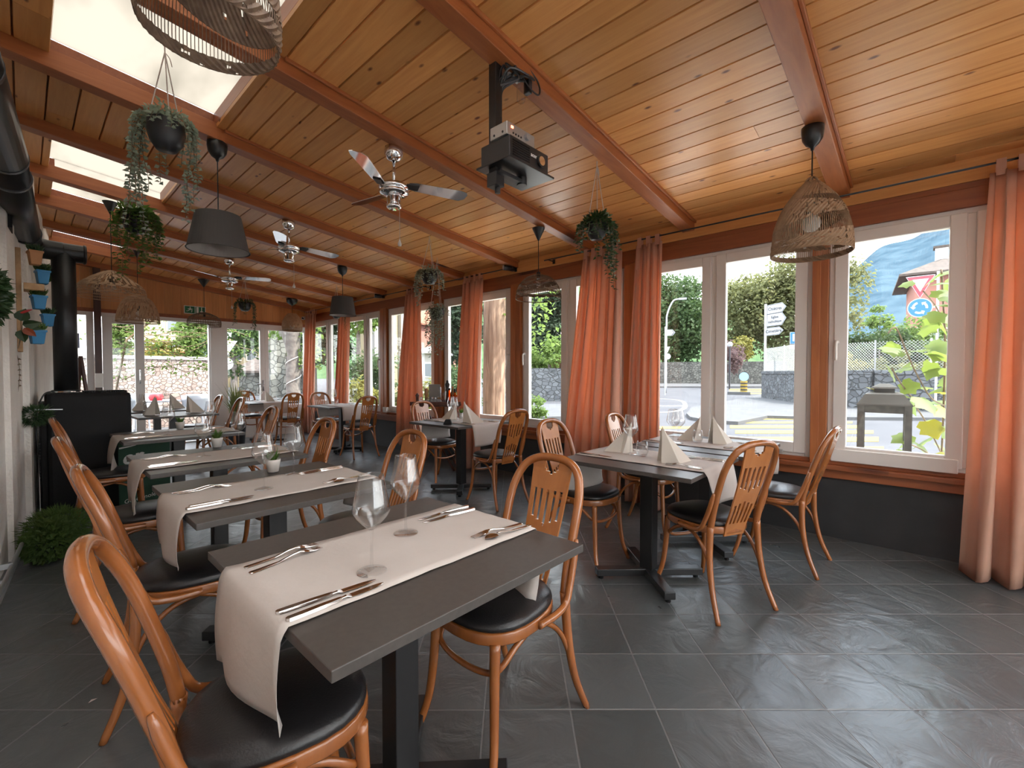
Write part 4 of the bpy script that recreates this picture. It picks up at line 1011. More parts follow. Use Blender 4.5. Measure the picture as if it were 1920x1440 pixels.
# ------------------------------------------------------------------ projector on its pole
pj = empty('projector', (1.77, 1.64, 2.40), 0, 'black projector with a silver amplifier box on a ceiling pole', 'projector')
m = MB(); m.box(-.11,.20,-.105,.105,-.035,.075); m.build('body', M['plastic'], pj, bevel=.006)
m = MB(); m.box(-.13,.235,-.12,.12,-.047,-.036); m.build('tray', M['blacksatin'], pj, bevel=.002)
m = MB(); m.cyl((.13,-.105,.018),(.13,-.118,.018), .033, 24); o = m.build('lens', M['plastic'], pj)
m = MB(); m.cyl((.13,-.117,.018),(.13,-.119,.018), .024, 24); m.build('lens_glass', M['chrome'], o)
m = MB(); [m.box(-.09,.04,-.108,-.104,-.02+.012*k,-.014+.012*k) for k in range(7)]; m.build('vent', M['black'], pj)
text('acer', .028, pj, M['chalk'], Matrix.Translation((.075,-.1065,.03)) @ Matrix.Rotation(R_(90),4,'X'), bold=.0006)
m = MB(); m.box(-.115,.10,-.09,.03,.080,.145); m.build('amplifier', M['silver'], pj, bevel=.003)
m = MB(); m.cyl((.03,-.091,.112),(.03,-.108,.112), .017, 20); m.build('knob', M['galv'], pj, smooth=False)
m = MB(); m.box(-.085,-.070,-.0925,-.0895,.120,.130); m.build('indicator_light', M['led'], pj)
m = MB(); [m.cyl((-.1155,-.06+.06*k,.098),(-.1175,-.06+.06*k,.098), .006, 10) for k in range(2)]; [m.cyl((-.07+.02*k,-.0895,.098),(-.07+.02*k,-.0925,.098), .005, 10) for k in range(4)]; m.build('sockets', M['blacksatin'], pj)
m = MB(); m.box(-.095,-.045,.01,.06,-.13,.50); m.build('pole', M['blacksatin'], pj, bevel=.002)
m = MB(); m.box(-.09,.10,-.02,.02,-.085,-.065); m.cyl((.10,0,-.09),(.10,0,-.048), .028, 16); m.box(-.10,-.04,.0,.07,-.14,-.07); m.cyl((-.06,.03,-.17),(-.06,.03,-.13), .015, 12); m.build('bracket', M['plastic'], pj, bevel=.002)
m = MB(); rnd = random.Random(9)
for k in range(14):
    a = rnd.uniform(-.02,.02); P = spline([(-.07+a,.03+rnd.uniform(-.02,.02),.22+rnd.uniform(-.05,.1)),(-.05+a,.02,.38),(-.02+rnd.uniform(-.04,.08),rnd.uniform(-.05,.04),.45+rnd.uniform(-.03,.04)),(rnd.uniform(-.06,.16),rnd.uniform(-.06,.03),.48),(rnd.uniform(-.12,.02),rnd.uniform(-.02,.05),.54)], 5)
    m.tube(P, .006, 5)
m.tube(spline([(.10,-.05,.52),(.17,-.06,.47),(.16,-.07,.40),(.10,-.06,.41),(.06,-.04,.46)], 6), .005, 6)
m.build('cables', M['plastic'], pj)
m = MB(); m.box(.10,.13,-.05,-.01,.40,.52); m.build('plug', M['plastic'], pj, bevel=.005)
m = MB(); m.lathe([(0,0),(.018,0),(.024,.012),(.024,.09),(.012,.12),(.012,.15),(0,.15)], 8, (.07,-.02,.34)); m.build('cable_sleeve', M['glass'], pj)
m = MB(); m.box(.0,.12,.0,.035,.47,.53); m.build('junction_box', M['whitepaint'], pj, bevel=.003)

# ------------------------------------------------------------------ small devices on the window plate
def spot(x, y, z, label):
    r = empty('spotlight', (x,y,z), 0, label, 'spotlight'); m = MB(); m.box(.0,.06,-.03,.03,-.03,.03); m.build('base', M['blacksatin'], r, bevel=.003)
    m = MB(); m.cyl((-.09,.045,.0),(.0,-.0,.0), .035, 18); m.build('head', M['blacksatin'], r); m = MB(); m.cyl((-.092,.046,.0),(-.089,.0447,.0), .028, 18); m.build('lens', M['galv'], r)
spot(4.16, 3.83, 2.60, 'small black spotlight above the pillar by the tree trunk window'); spot(4.16, 6.86, 2.60, 'small black spotlight above the pillar by the far grey lamp')
r = empty('security_camera', (4.12, 9.75, 2.47), 0, 'small white camera in the far corner above the last curtain', 'camera'); m = MB(); m.cyl((0,0,0),(-.10,-.06,-.03), .035, 16); m.build('body', M['whitepaint'], r); m = MB(); m.cyl((-.10,-.06,-.03),(-.102,-.061,-.031), .027, 16); m.build('lens', M['black'], r); m = MB(); m.box(.0,.03,-.02,.1,-.02,.03); m.build('bracket', M['whitepaint'], r)
m = MB(); m.box(4.17,4.24,6.72,6.84,.612,.70); tag(m.build('tissue_box', M['whitepaint'], bevel=.003), 'small white box on the window ledge at the far pillar', 'box')
m = MB(); m.box(XW-.045, XW-.02, .84, .90, .625, .655); tag(m.build('window_stay', M['galv'], bevel=.003), 'small metal catch on the bottom frame of the crosswalk window', 'catch')

# exit sign
ex = empty('exit_sign', (2.16, YE-.06, 2.37), 0, 'green and white emergency exit sign above the doorway', 'sign')
m = MB(); m.box(-.165,.165,0,.03,0,.145); m.build('housing', M['whitepaint'], ex, bevel=.002)
m = MB(); m.box(-.155,-.005,-.002,0,.01,.135); m.box(.005,.155,-.002,0,.01,.135); m.build('panel', M['green'], ex)
m = MB(); W_ = lambda pts: m.prism(pts, .001, lambda u, v, w: (u, -.003-w, v))
m.cyl((-.075,-.002,.116),(-.075,-.004,.116), .009, 12)
W_([(-.095,.075),(-.078,.105),(-.062,.100),(-.070,.07)]); W_([(-.088,.078),(-.115,.05),(-.135,.05),(-.135,.042),(-.112,.042),(-.078,.07)]); W_([(-.072,.075),(-.05,.06),(-.06,.03),(-.052,.027),(-.040,.062),(-.065,.082)])
W_([(-.085,.100),(-.108,.095),(-.112,.078),(-.106,.076),(-.101,.088),(-.083,.092)]); W_([(-.065,.098),(-.045,.088),(-.035,.094),(-.032,.088),(-.045,.080),(-.066,.088)])
W_([(.02,.02),(.055,.02),(.055,.13),(.02,.13)]); W_([(.095,.13),(.108,.13),(.108,.06),(.128,.06),(.101,.022),(.075,.06),(.095,.06)])
m.build('pictogram', M['whitepaint'], ex)
m = MB(); m.box(.44,.62,9.94,9.945,1.68,1.92); p_ = m.build('notice', mat('bluish_paper', (.28,.32,.50), .6)); tag(p_, 'bluish paper notice taped inside the narrow window left of the doors', 'notice')
m = MB(); m.box(.465,.595,9.937,9.94,1.70,1.90); m.build('sheet', mat('lilac_sheet', (.55,.55,.70), .6), p_)
m = MB(); m.tube([(.53+.022*math.cos(a*.35),9.934,1.81+.022*math.sin(a*.35)) for a in range(17)], .004, 5); m.bar((.515,9.934,1.805),(.55,9.934,1.82), .004, .004); m.build('emblem', mat('blue_ink', (.10,.12,.30), .6), p_)

# ------------------------------------------------------------------ hanging plants
def strand(m, st, p, L, rnd, ll, lw, out=.0, dens=.022, wob=.012, d0=None):
    p = Vector(p); d = Vector(d0) if d0 else Vector((0,0,-1)); n = int(L/dens); pts = [p.copy()]
    for k in range(n):
        d = (d*.75+Vector((rnd.uniform(-1,1)*.16, rnd.uniform(-1,1)*.16, -.42))).normalized(); p = p+d*dens; pts.append(p.copy())
        for s in range(2):
            a = rnd.uniform(0, 2*PI); dd = Vector((math.cos(a), math.sin(a), rnd.uniform(-.6,.25)))
            m.leaf(p, dd, Vector((rnd.uniform(-1,1), rnd.uniform(-1,1), 1)), ll*rnd.uniform(.7,1.2), lw*rnd.uniform(.8,1.2))
    if len(pts) > 1: st.tube(pts, .0016, 3)
def hanging_plant(loc, zpot, ztop, label, leafmat, potmat='pot', rp=.075, hp=.12, strands=30, Ls=(.15,.5), ll=.03, lw=.02, bush=100, seed=1, loopw=.07, tilt=(0,0), long_=()):
    """origin at the pot bottom centre"""
    rnd = random.Random(seed); r = empty('hanging_plant', (loc[0], loc[1], zpot), 0, label, 'hanging plant', 'plants hanging from the beams')
    m = MB(); m.lathe([(0,0),(rp*.55,.002),(rp*.85,hp*.25),(rp,hp*.55),(rp*.98,hp*.9),(rp*.93,hp),(rp*.86,hp),(rp*.86,hp*.8),(0,hp*.8)], 24); m.build('pot', M[potmat], r, smooth=True)
    m = MB(); h = ztop-zpot; tx, ty = tilt
    for k in range(3):
        a = 2*PI*k/3+.5; m.tube([(rp*math.cos(a), rp*math.sin(a), hp*.9),(tx,ty,h-.03),(tx,ty,h)], .0032, 5)
    m.tube(spline([(tx,ty,h-.03),(tx+.02,ty,h-.05),(tx+.03,ty,h-.09)], 3), .0025, 4); m.build('hanger', M['rope'], r)
    m = MB(); st = MB()
    for k in range(strands):
        a = rnd.uniform(0, 2*PI); q = (rp*.9*math.cos(a), rp*.9*math.sin(a), hp+.005)
        strand(m, st, q, rnd.uniform(*Ls)*(rnd.random()**.7), rnd, ll, lw, d0=(math.cos(a)*.9, math.sin(a)*.9, .5))
    for (a, L) in long_:
        q = (rp*math.cos(a), rp*math.sin(a), hp); strand(m, st, q, L, rnd, ll, lw, d0=(math.cos(a)*.6, math.sin(a)*.6, .2)); strand(m, st, q, L*.8, rnd, ll, lw, d0=(math.cos(a+.3)*.6, math.sin(a+.3)*.6, .2))
    for k in range(bush):
        a = rnd.uniform(0, 2*PI); rr = rnd.uniform(0, rp*1.15); p = Vector((rr*math.cos(a), rr*math.sin(a), hp+rnd.uniform(-.02,.05)))
        m.leaf(p, (math.cos(a)*.7, math.sin(a)*.7, rnd.uniform(.1,1)), (rnd.uniform(-1,1), rnd.uniform(-1,1), .8), ll*rnd.uniform(.8,1.3), lw)
    m.build('foliage', M[leafmat], r); st.build('stems', M['stem'], r)
    return r
hanging_plant((.54,3.0), 2.47, zb(.54), 'large grey-green eucalyptus plant hanging under the nearest skylight', 'greyleaf', rp=.085, hp=.16, strands=26, Ls=(.12,.35), ll=.028, lw=.024, bush=120, seed=2, long_=((2.4,.62),(2.2,.5),(2.7,.62),(-.8,.5),(-.6,.55),(1.6,.32),(3.0,.5)))
hanging_plant((.67,4.95), 2.47, zb(.67), 'leafy green plant hanging left of the large grey drum lamp', 'greenleaf', rp=.095, hp=.17, strands=50, Ls=(.1,.45), ll=.045, lw=.026, bush=150, seed=3, long_=((-1.4,.55),(-1.0,.5),(-1.9,.45),(-2.4,.62),(-.4,.4)))
hanging_plant((2.75,1.71), 2.22, zb(2.78), 'dense dark trailing plant in front of the broad salmon curtain', 'darkleaf', rp=.07, hp=.12, strands=70, Ls=(.06,.30), ll=.034, lw=.020, bush=380, seed=4, long_=((-.6,.5),(-.9,.42),(-.2,.36),(-1.3,.34)))
hanging_plant((2.96,3.91), 2.235, zb(2.97), 'grey-leaved plant in a black pot, upper of the pair before the windows', 'greyleaf', rp=.085, hp=.14, strands=44, Ls=(.1,.34), ll=.024, lw=.017, bush=90, seed=5, long_=((2.6,.38),(2.9,.4),(3.4,.34),(-1.2,.3)))
hanging_plant((3.61,4.61), 1.965, zc(3.61), 'small-leaved plant in a glossy black pot, lower of the pair before the windows', 'greyleaf', rp=.09, hp=.15, strands=9, Ls=(.08,.2), ll=.032, lw=.022, bush=50, seed=6, long_=((-2.4,.66),(-2.7,.60),(-2.1,.55),(2.9,.5),(-2.0,.58),(-2.5,.62),(-2.9,.5),(-2.3,.45)))
hanging_plant((2.51,8.32), 2.315, zc(2.51), 'dark small hanging plant over the glazed door', 'darkleaf', rp=.09, hp=.14, strands=34, Ls=(.1,.3), ll=.03, lw=.02, bush=120, seed=7, long_=((2.6,.4),(2.9,.38),(-.5,.5),(-.8,.55)))
hanging_plant((3.42,6.95), 2.16, zb(3.42), 'plant pot mostly hidden behind the far grey drum lamp', 'darkleaf', rp=.07, hp=.10, strands=8, Ls=(.1,.2), ll=.02, lw=.014, bush=20, seed=8, long_=((-.6,.32),))

# ------------------------------------------------------------------ greenery on and along the left wall
def tuft(m, c, R, n, rnd, ll, lw, zs=1.0, front=None):
    c = Vector(c)
    for k in range(n):
        d = Vector((rnd.gauss(0,1), rnd.gauss(0,1), rnd.gauss(0,1))).normalized()
        if front and d.dot(front) < -.15: d = -d
        p = c+Vector((d.x*R, d.y*R, d.z*R*zs))*rnd.uniform(.72, 1.0)
        m.leaf(p, d+Vector((rnd.uniform(-.8,.8), rnd.uniform(-.8,.8), rnd.uniform(-.8,.5))), d, ll*rnd.uniform(.7,1.3), lw)
rnd = random.Random(21)
r = empty('wall_greenery_ball', (xl(3.4), 3.4, 1.67), 0, 'round dark green foliage ball on the white wall at the left edge', 'greenery')
m = MB(); tuft(m, (-.04,0,0), .185, 2600, rnd, .035, .016, 1.12, Vector((1,0,0))); m.build('foliage', M['darkleaf'], r)
m = MB(); m.lathe([(0,-.16),(.09,-.13),(.14,0),(.09,.13),(0,.16)], 14, (-.04,0,0)); m.build('core', M['darkleaf'], r)
r = empty('moss_planter', (.10, 4.50, 0), 0, 'bushy green moss plant on the floor against the left wall', 'plant')
m = MB(); tuft(m, (.04,.02,.16), .17, 3200, rnd, .05, .005, .9); tuft(m, (-.0,-.12,.12), .13, 1600, rnd, .035, .018, .9); m.build('foliage', M['moss'], r)
m = MB(); m.lathe([(0,0),(.09,0),(.12,.12),(0,.12)], 20, (.03,-.02,0)); m.build('pot', M['pot'], r)
m = MB(); m.lathe([(0,-.10),(.10,-.06),(.13,0),(.09,.09),(0,.12)], 14, (.04,.02,.16)); m.build('core', M['moss'], r)
r = empty('grass_tuft', (.065, 5.45, .93), 0, 'small dark grass tuft fixed to the wall left of the stove', 'plant')
m = MB(); tuft(m, (0,0,0), .08, 900, rnd, .05, .006, .8); m.build('foliage', M['darkleaf'], r); m = MB(); m.bar((-.04,-.03,.05),(.16,-.01,.04), .008, .008); m.build('bracket', M['galv'], r)
# planters on the wall
def planter(x, y, z, label, pm, lm, w=.15, h=.105, n=110, seed=1, ll=.055):
    w *= .72
    r = empty('wall_planter', (x,y,z), R_(8), label, 'planter', 'planters on the white wall'); rnd = random.Random(seed)
    m = MB(); t, b = w/2, w/2*.72
    m.hexa([(-b*.7,-b,0),(b*.7,-b,0),(b*.7,b,0),(-b*.7,b,0),(-t*.7,-t,h),(t*.7,-t,h),(t*.7,t,h),(-t*.7,t,h)]); m.build('box', M[pm], r, bevel=.004)
    m = MB(); m.hexa([(-t*.75,-t*1.05,h-.015),(t*.75,-t*1.05,h-.015),(t*.75,t*1.05,h-.015),(-t*.75,t*1.05,h-.015),(-t*.75,-t*1.05,h),(t*.75,-t*1.05,h),(t*.75,t*1.05,h),(-t*.75,t*1.05,h)]); m.build('rim', M[pm], r)
    m = MB()
    for k in range(n):
        p = Vector((rnd.uniform(-t,t)*.6, rnd.uniform(-t,t)*.9, h)); d = Vector((rnd.uniform(-.8,.8), rnd.uniform(-.9,.9), 1)); m.leaf(p, d, (rnd.uniform(-1,1),rnd.uniform(-1,1),.3), ll*rnd.uniform(.6,1.4), ll*.22)
    m.build('foliage', M[lm], r)
M['orangepot'] = mat('wavy_orange_pot', (.50,.24,.10), .6)
def pz(px, py, y): 
    b = (720-py)/FPX; a = (px-960)/FPX; f = math.cos(PITCH)+b*math.sin(PITCH); u = -math.sin(PITCH)+b*math.cos(PITCH); d = FW*f+RT*a; k = y/d.y
    return d.x*k, y, CH+u*k
for px, py, y, lab, pm, lm, w, sd in [(66,497,5.05,'orange wicker planter, topmost in the wall column','orangepot','darkleaf',.15,1), (80,533,5.15,'blue planter just under the orange wicker one','blue','darkleaf',.15,2),
    (73,580,5.1,'blue planter in the middle of the wall column','blue','moss',.16,3), (90,612,5.6,'blue planter half hidden behind the stove pipe','blue','darkleaf',.15,4), (70,645,5.0,'blue planter, lowest in the wall column','blue','greenleaf',.17,5),
    (88,528,5.9,'pale green planter tucked beside the stove pipe','moss','moss',.12,6)]:
    planter(*pz(px, py, y), lab, pm, lm, w=w, seed=sd)
m = MB(); a = pz(62,546,5.1); m.box(a[0]-.05,a[0]+.06,a[1]-.09,a[1]+.09,a[2],a[2]+.05); tag(m.build('wooden_shelf', M['paleboard'], bevel=.004), 'small natural wood shelf between two blue wall planters', 'shelf')
m = MB(); m.box(xl(5.3)+.0,xl(5.3)+.03,5.15,5.33,1.45,2.25); tag(m.build('wooden_backboard', M['paleboard'], bevel=.003), 'pale board behind the wall planters', 'board')
for yy, zz in ((5.05,1.42),):
    m = MB(); rr = random.Random(3)
    for k in range(9):
        x0 = xl(yy)+.02; y0 = yy+rr.uniform(-.07,.07); m.tube(spline([(x0,y0,zz+.0),(x0+.01,y0+rr.uniform(-.02,.02),zz-.12),(x0,y0+rr.uniform(-.03,.03),zz-.28)], 3), .0016, 3)
        for q in range(6): m.leaf((x0+.004,y0,zz-.04*q-.03), (rr.uniform(-.3,1),rr.uniform(-1,1),-.3), (1,0,.2), .02, .012)
    tag(m.build('trailing_twigs', M['stem']), 'thin dry twigs hanging below the lowest blue planter', 'twigs')
# anthurium
ax_ = pz(45,590,4.35); r = empty('anthurium', (ax_[0]-.03, ax_[1], ax_[2]-.08), 0, 'anthurium with a red flower on the white wall', 'flower')
def bigleaf(m, p, d, n, L, W):
    p = Vector(p); d = Vector(d).normalized(); n = Vector(n); s = d.cross(n).normalized(); n = s.cross(d)
    out = [(0,0),(.12,.38),(.35,.5),(.65,.36),(1,0),(.65,-.36),(.35,-.5),(.12,-.38)]
    vs = [p+d*(L*u)+s*(W*v)-n*(abs(v)*W*.25) for u, v in out]+[p+d*L*.4]
    m.add(vs, [(k, (k+1) % 8, 8) for k in range(8)])
m = MB(); bigleaf(m, (.02,-.03,.14), (.5,-.4,.1), (.5,-.8,.6), .10, .085); m.build('red_flower', M['red'], r, solid=.002)
m = MB(); bigleaf(m, (.03,0,.02), (.8,.1,.2), (.1,-.9,.5), .13,.10); bigleaf(m, (.02,-.03,.05), (.3,-.2,1), (.3,-.9,.1), .12,.11); bigleaf(m, (.02,0,-.03), (.2,-.3,-1), (.3,-.9,.1), .12,.09); bigleaf(m, (.05,0,.02), (1,.2,-.3), (.2,-.9,.5), .12,.07); m.build('leaf', M['darkleaf'], r, solid=.002)
m = MB(); bigleaf(m, (.04,-.02,-.01), (.6,-.2,-.6), (.3,-.9,.4), .11,.08); m.build('red_leaf', mat('brown_red_leaf', (.22,.05,.02), .4), r, solid=.002)
m = MB(); [m.tube(spline([(0,0,-.2),(.02,.01,-.08),(x_,y_,z_)], 4), .003, 4) for x_, y_, z_ in ((.02,-.03,.14),(.03,0,.02),(.06,0,-.1))]; m.build('stems', M['stem'], r)
r.scale = (.72,.72,.72)
# heating pipes
hp_ = empty('heating_pipes', (0,0,0), 0, 'two grey heating pipes along the base of the left wall', 'pipes')
for z in (.07,.16):
    m = MB(); m.cyl((xl(-.5)+.05+z*.2,-.5,z),(xl(4.35)+.05+z*.2,4.35,z), .011, 12); m.build('pipe', M['galv'], hp_, smooth=True)
for y in (2.2, 3.0, 3.9):
    m = MB(); m.box(xl(y),xl(y)+.065,y-.008,y+.008,.055,.085); m.box(xl(y),xl(y)+.085,y-.008,y+.008,.145,.175); m.box(xl(y),xl(y)+.012,y-.008,y+.008,.055,.175); m.build('clamp', M['galv'], hp_)
# potted grass by the glazed door
r = empty('potted_grass', (2.42, 8.55, 0), 0, 'tall grass in a dark pot between the far tables', 'plant'); rnd = random.Random(5)
m = MB(); m.lathe([(0,0),(.12,0),(.15,.42),(.155,.45),(.13,.45),(0,.42)], 24); m.build('pot', M['pot'], r, smooth=True)
m = MB()
for k in range(190):
    a = rnd.uniform(0, 2*PI); L = rnd.uniform(.4,.85); o_ = rnd.uniform(.02,.3); b_ = Vector((.06*math.cos(a)*rnd.random(), .06*math.sin(a)*rnd.random(), .42)); s = Vector((-math.sin(a), math.cos(a), 0))*.006
    p1 = b_+Vector((math.cos(a)*o_*.3, math.sin(a)*o_*.3, L*.55)); p2 = b_+Vector((math.cos(a)*o_, math.sin(a)*o_, L*(1-o_*.5)))
    m.add([b_-s, b_+s, p1+s*.9, p1-s*.9, p2], [(0,1,2,3),(3,2,4)])
m.build('blades', mat('olive_blades', (.12,.13,.05), .7, trans=((.3,.35,.1), .3)), r)

# ------------------------------------------------------------------ bottle stand before the windows
bs = empty('folding_tray_stand', (3.76, 4.80, 0), R_(133), 'dark wooden folding tray stand crowded with condiments by the window', 'side table')
m = MB(); m.box(-.31,.31,-.2,.2,.845,.875); m.box(-.33,.33,-.21,-.19,.86,.91); m.box(-.33,.33,.19,.21,.86,.91); m.build('tray', M['darkwood'], bs, bevel=.004)
for s in (-1, 1):
    for t in (-1, 1):
        m = MB(); m.bar((t*.24,s*.16,0),(-t*.22,s*.16,.845), .035, .02); m.build('leg', M['darkwood'], bs)
m = MB(); m.bar((-.0,-.17,.42),(-.0,.17,.42), .02, .02); m.build('crossbar', M['darkwood'], bs)
def onst(u, v): a = R_(133); return (3.76+u*math.cos(a)-v*math.sin(a), 4.80+u*math.sin(a)+v*math.cos(a), .8755)
def bottle(name, u, v, prof, mt, lab, cat, capm=None, capz=None, group=None):
    m = MB(); m.lathe(prof, 16); o = m.build(name, M[mt], None, smooth=True); o.location = onst(u, v); tag(o, lab, cat, group)
    if capm: c = MB(); c.lathe([(0,capz[0]),(capz[2],capz[0]),(capz[2],capz[1]),(0,capz[1])], 14); c.build('cap', M[capm], o)
    return o
M['millwood'] = mat('turned_wood', (.28,.15,.05), .35)
bottle('pepper_mill', .14, .06, [(0,0),(.03,0),(.024,.04),(.02,.11),(.03,.13),(.022,.15),(.03,.18),(.022,.20),(0,.21)], 'millwood', 'wooden pepper mill at the left of the bottle stand', 'pepper mill')
bottle('pepper_mill', -.13, .0, [(0,0),(.03,0),(.022,.06),(.018,.16),(.027,.18),(.018,.20),(.030,.235),(.032,.26),(.015,.285),(.018,.30),(0,.315)], 'blacksatin', 'tall glossy black pepper mill on the bottle stand', 'pepper mill')
bottle('pepper_mill', .27, .02, [(0,0),(.027,0),(.018,.04),(.02,.09),(.027,.11),(.012,.13),(0,.145)], 'darkwood', 'short dark mill at the left end of the bottle stand', 'pepper mill')
bottle('oil_bottle', -.17, .09, [(0,0),(.03,0),(.03,.11),(.011,.14),(.011,.19),(0,.19)], 'amber', 'orange oil bottle with a black cap on the bottle stand', 'bottle', 'black', (.185,.21,.015))
bottle('oil_bottle', -.24, .04, [(0,0),(.028,0),(.028,.10),(.011,.13),(.011,.16),(0,.16)], 'amber', 'orange oil bottle nearest the curtain on the bottle stand', 'bottle', 'blacksatin', (.155,.20,.022))
bottle('oil_bottle', -.19, -.06, [(0,0),(.03,0),(.03,.14),(.012,.17),(.012,.21),(0,.21)], 'millwood', 'brown sauce bottle with a yellow label behind the orange oils', 'bottle', 'paleboard', (.205,.23,.016))
for k, (u, v) in enumerate([(.20,.13),(.21,.02),(.15,-.02),(.10,.14),(.06,.10),(.06,.02),(.01,.15),(-.03,.12),(.0,.0),(-.06,.15)]):
    o = bottle('spice_jar', u, v, [(0,0),(.02,0),(.021,.05),(.014,.065),(.014,.07),(0,.07)], 'glass', '%s small jar on the bottle stand, counted from its left end' % ('first,second,third,fourth,fifth,sixth,seventh,eighth,ninth,tenth'.split(',')[k]), 'jar', ('galv','millwood')[k % 2], (.068,.088,.015), group='jars on the bottle stand')
m = MB(); m.box(-.004,.004,-.075,.075,0,.26); o = m.build('menu_card', mat('dark_card', (.22,.215,.20), .4)); o.location = onst(.04,-.02); o.rotation_euler = (0,R_(-8),R_(43)); tag(o, 'grey menu card standing on the bottle stand', 'menu')
m = MB(); m.lathe([(0,.0),(.03,0),(.045,.22),(.042,.22),(.028,.01)], 16); o = m.build('glass_vase', M['glass'], None, smooth=True); o.location = onst(-.07,-.02); tag(o, 'clear glass vase beside the menu card on the bottle stand', 'vase')
# lamp plug cords: a few crumbs and a leaf on the floor
for k, (x, y, a) in enumerate([(*[c for c in P2(165,1320,0)], 20)]):
    m = MB(); m.leaf((0,0,.002), (1,0,0), (0,0,1), .03, .014); o = m.build('fallen_leaf', M['rope']); o.location = (x,y,.001); o.rotation_euler = (0,0,R_(a)); tag(o, 'tiny dry leaf on the floor tiles, lower left', 'leaf')
# ------------------------------------------------------------------ outdoors
GZ = -.20
M['asphalt'] = mat('asphalt', (0.0612,0.0612,0.0684), .8, spec=.15, noise=((0.0756,0.0756,0.0828), .7))
M['pavement'] = mat('pavement', (0.0828,0.0828,0.0864), .85, spec=.15, noise=((0.0972,0.0972,0.0994), 1.5))
M['yellow'] = mat('yellow_road_paint', (0.259,0.18,0.0216), .7)
M['linewhite'] = mat('white_road_paint', (0.23,0.23,0.23), .7)
M['grass'] = mat('lawn', (0.0504,0.0936,0.018), .9, noise=((0.072,0.122,0.0252), 3))
M['far'] = mat('hazy_forest_slope', (0.036,0.062,0.085), 1, spec=0, noise=((0.062,0.095,0.120), .045))  # blue of the distance haze is painted into the slope colour
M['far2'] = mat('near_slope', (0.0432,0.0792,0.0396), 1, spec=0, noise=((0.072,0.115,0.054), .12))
def stone_mat(name, c1, c2, joint, scale, brick=False):
    m = bpy.data.materials.new(name); m.use_nodes = True; t = m.node_tree; b = t.nodes['Principled BSDF']; N = t.nodes.new; L = t.links.new
    tcn = N('ShaderNodeTexCoord'); v = N('ShaderNodeTexVoronoi'); v.feature = 'DISTANCE_TO_EDGE'; v.inputs['Scale'].default_value = scale
    v2 = N('ShaderNodeTexVoronoi'); v2.inputs['Scale'].default_value = scale
    mp = N('ShaderNodeMapping'); mp.inputs['Scale'].default_value = (1,1,1.5 if brick else 1.15); L(tcn.outputs['Object'], mp.inputs[0]); L(mp.outputs[0], v.inputs['Vector']); L(mp.outputs[0], v2.inputs['Vector'])
    r = N('ShaderNodeValToRGB'); r.color_ramp.elements[0].color = (*c1,1); r.color_ramp.elements[1].color = (*c2,1)
    s = N('ShaderNodeSeparateXYZ'); L(v2.outputs['Color'], s.inputs[0]); L(s.outputs[0], r.inputs[0])
    e = N('ShaderNodeMapRange'); e.inputs[1].default_value = .02; e.inputs[2].default_value = .07; L(v.outputs['Distance'], e.inputs[0])
    mx_ = N('ShaderNodeMixRGB'); mx_.inputs[1].default_value = (*joint,1); L(e.outputs[0], mx_.inputs[0]); L(r.outputs[0], mx_.inputs[2]); L(mx_.outputs[0], b.inputs['Base Color'])
    bp = N('ShaderNodeBump'); bp.inputs['Distance'].default_value = .06; L(e.outputs[0], bp.inputs['Height']); L(bp.outputs[0], b.inputs['Normal']); b.inputs['Roughness'].default_value = .95
    return m
M['greystone'] = stone_mat('grey_stone_blocks', (0.0612,0.0648,0.072), (0.115,0.122,0.133), (0.0468,0.0504,0.0518), 3.6, True)
M['rubble'] = stone_mat('rubble_stones', (0.072,0.072,0.0648), (0.158,0.155,0.137), (0.0576,0.0576,0.0504), 2.8)
M['pinkrubble'] = stone_mat('warm_rubble', (0.187,0.137,0.119), (0.302,0.252,0.216), (0.144,0.108,0.0936), 8.5)
M['bark'] = mat('tree_bark', (0.144,0.0864,0.0576), .95, noise=((0.259,0.173,0.119), 6), bump=1.0, bscale=14)
t_ = M['bark'].node_tree
for nd in [n for n in t_.nodes if n.type == 'TEX_NOISE']:
    mp = t_.nodes.new('ShaderNodeMapping'); mp.inputs['Scale'].default_value = (3.2, 3.2, .35); t_.links.new([n for n in t_.nodes if n.type == 'TEX_COORD'][0].outputs['Object'], mp.inputs[0]); t_.links.new(mp.outputs[0], nd.inputs['Vector'])
M['greybark'] = mat('grey_bark', (0.101,0.0864,0.0792), .95, noise=((0.158,0.137,0.122), 9), bump=1.0, bscale=20)
for nm, c, c2 in (('tl_olive',(0.15,0.17,0.06),(0.24,0.25,0.09)), ('tl_green',(0.0432,0.0936,0.0216),(0.0792,0.144,0.036)), ('tl_dark',(0.0216,0.054,0.0216),(0.0432,0.0792,0.0324)), ('tl_yellow',(0.216,0.216,0.0288),(0.302,0.274,0.0432)), ('tl_red',(0.18,0.0432,0.0432),(0.23,0.072,0.0576)), ('tl_mauve',(0.158,0.0936,0.101),(0.202,0.122,0.122)), ('tl_bright',(0.122,0.216,0.0288),(0.187,0.288,0.0504))):
    c = tuple(q*.5+.012 for q in c); c2 = tuple(q*.52+.012 for q in c2); M[nm] = mat(nm[3:]+'_leaves', c, .6, spec=.25, noise=(c2, 1.3), trans=(tuple(min(1, q*2.0) for q in c2), .35))
mb = MB(); mb.box(-60, 400, -400, 400, GZ-.3, GZ); g = mb.build('ground', M['asphalt']); g['kind'] = 'structure'
def poly(name, pts, z0, z1, m, structk=True):
    mb = MB(); mb.prism([(p.x, p.y) for p in pts], z1-z0, lambda u, v, w: (u, v, z0+w)); o = mb.build(name, m)
    if structk: o['kind'] = 'structure'
    return o
M['bounceslab'] = mat('pale_bounce_slab', (.72,.69,.64), .8, noise=((.66,.63,.58), 1.5))
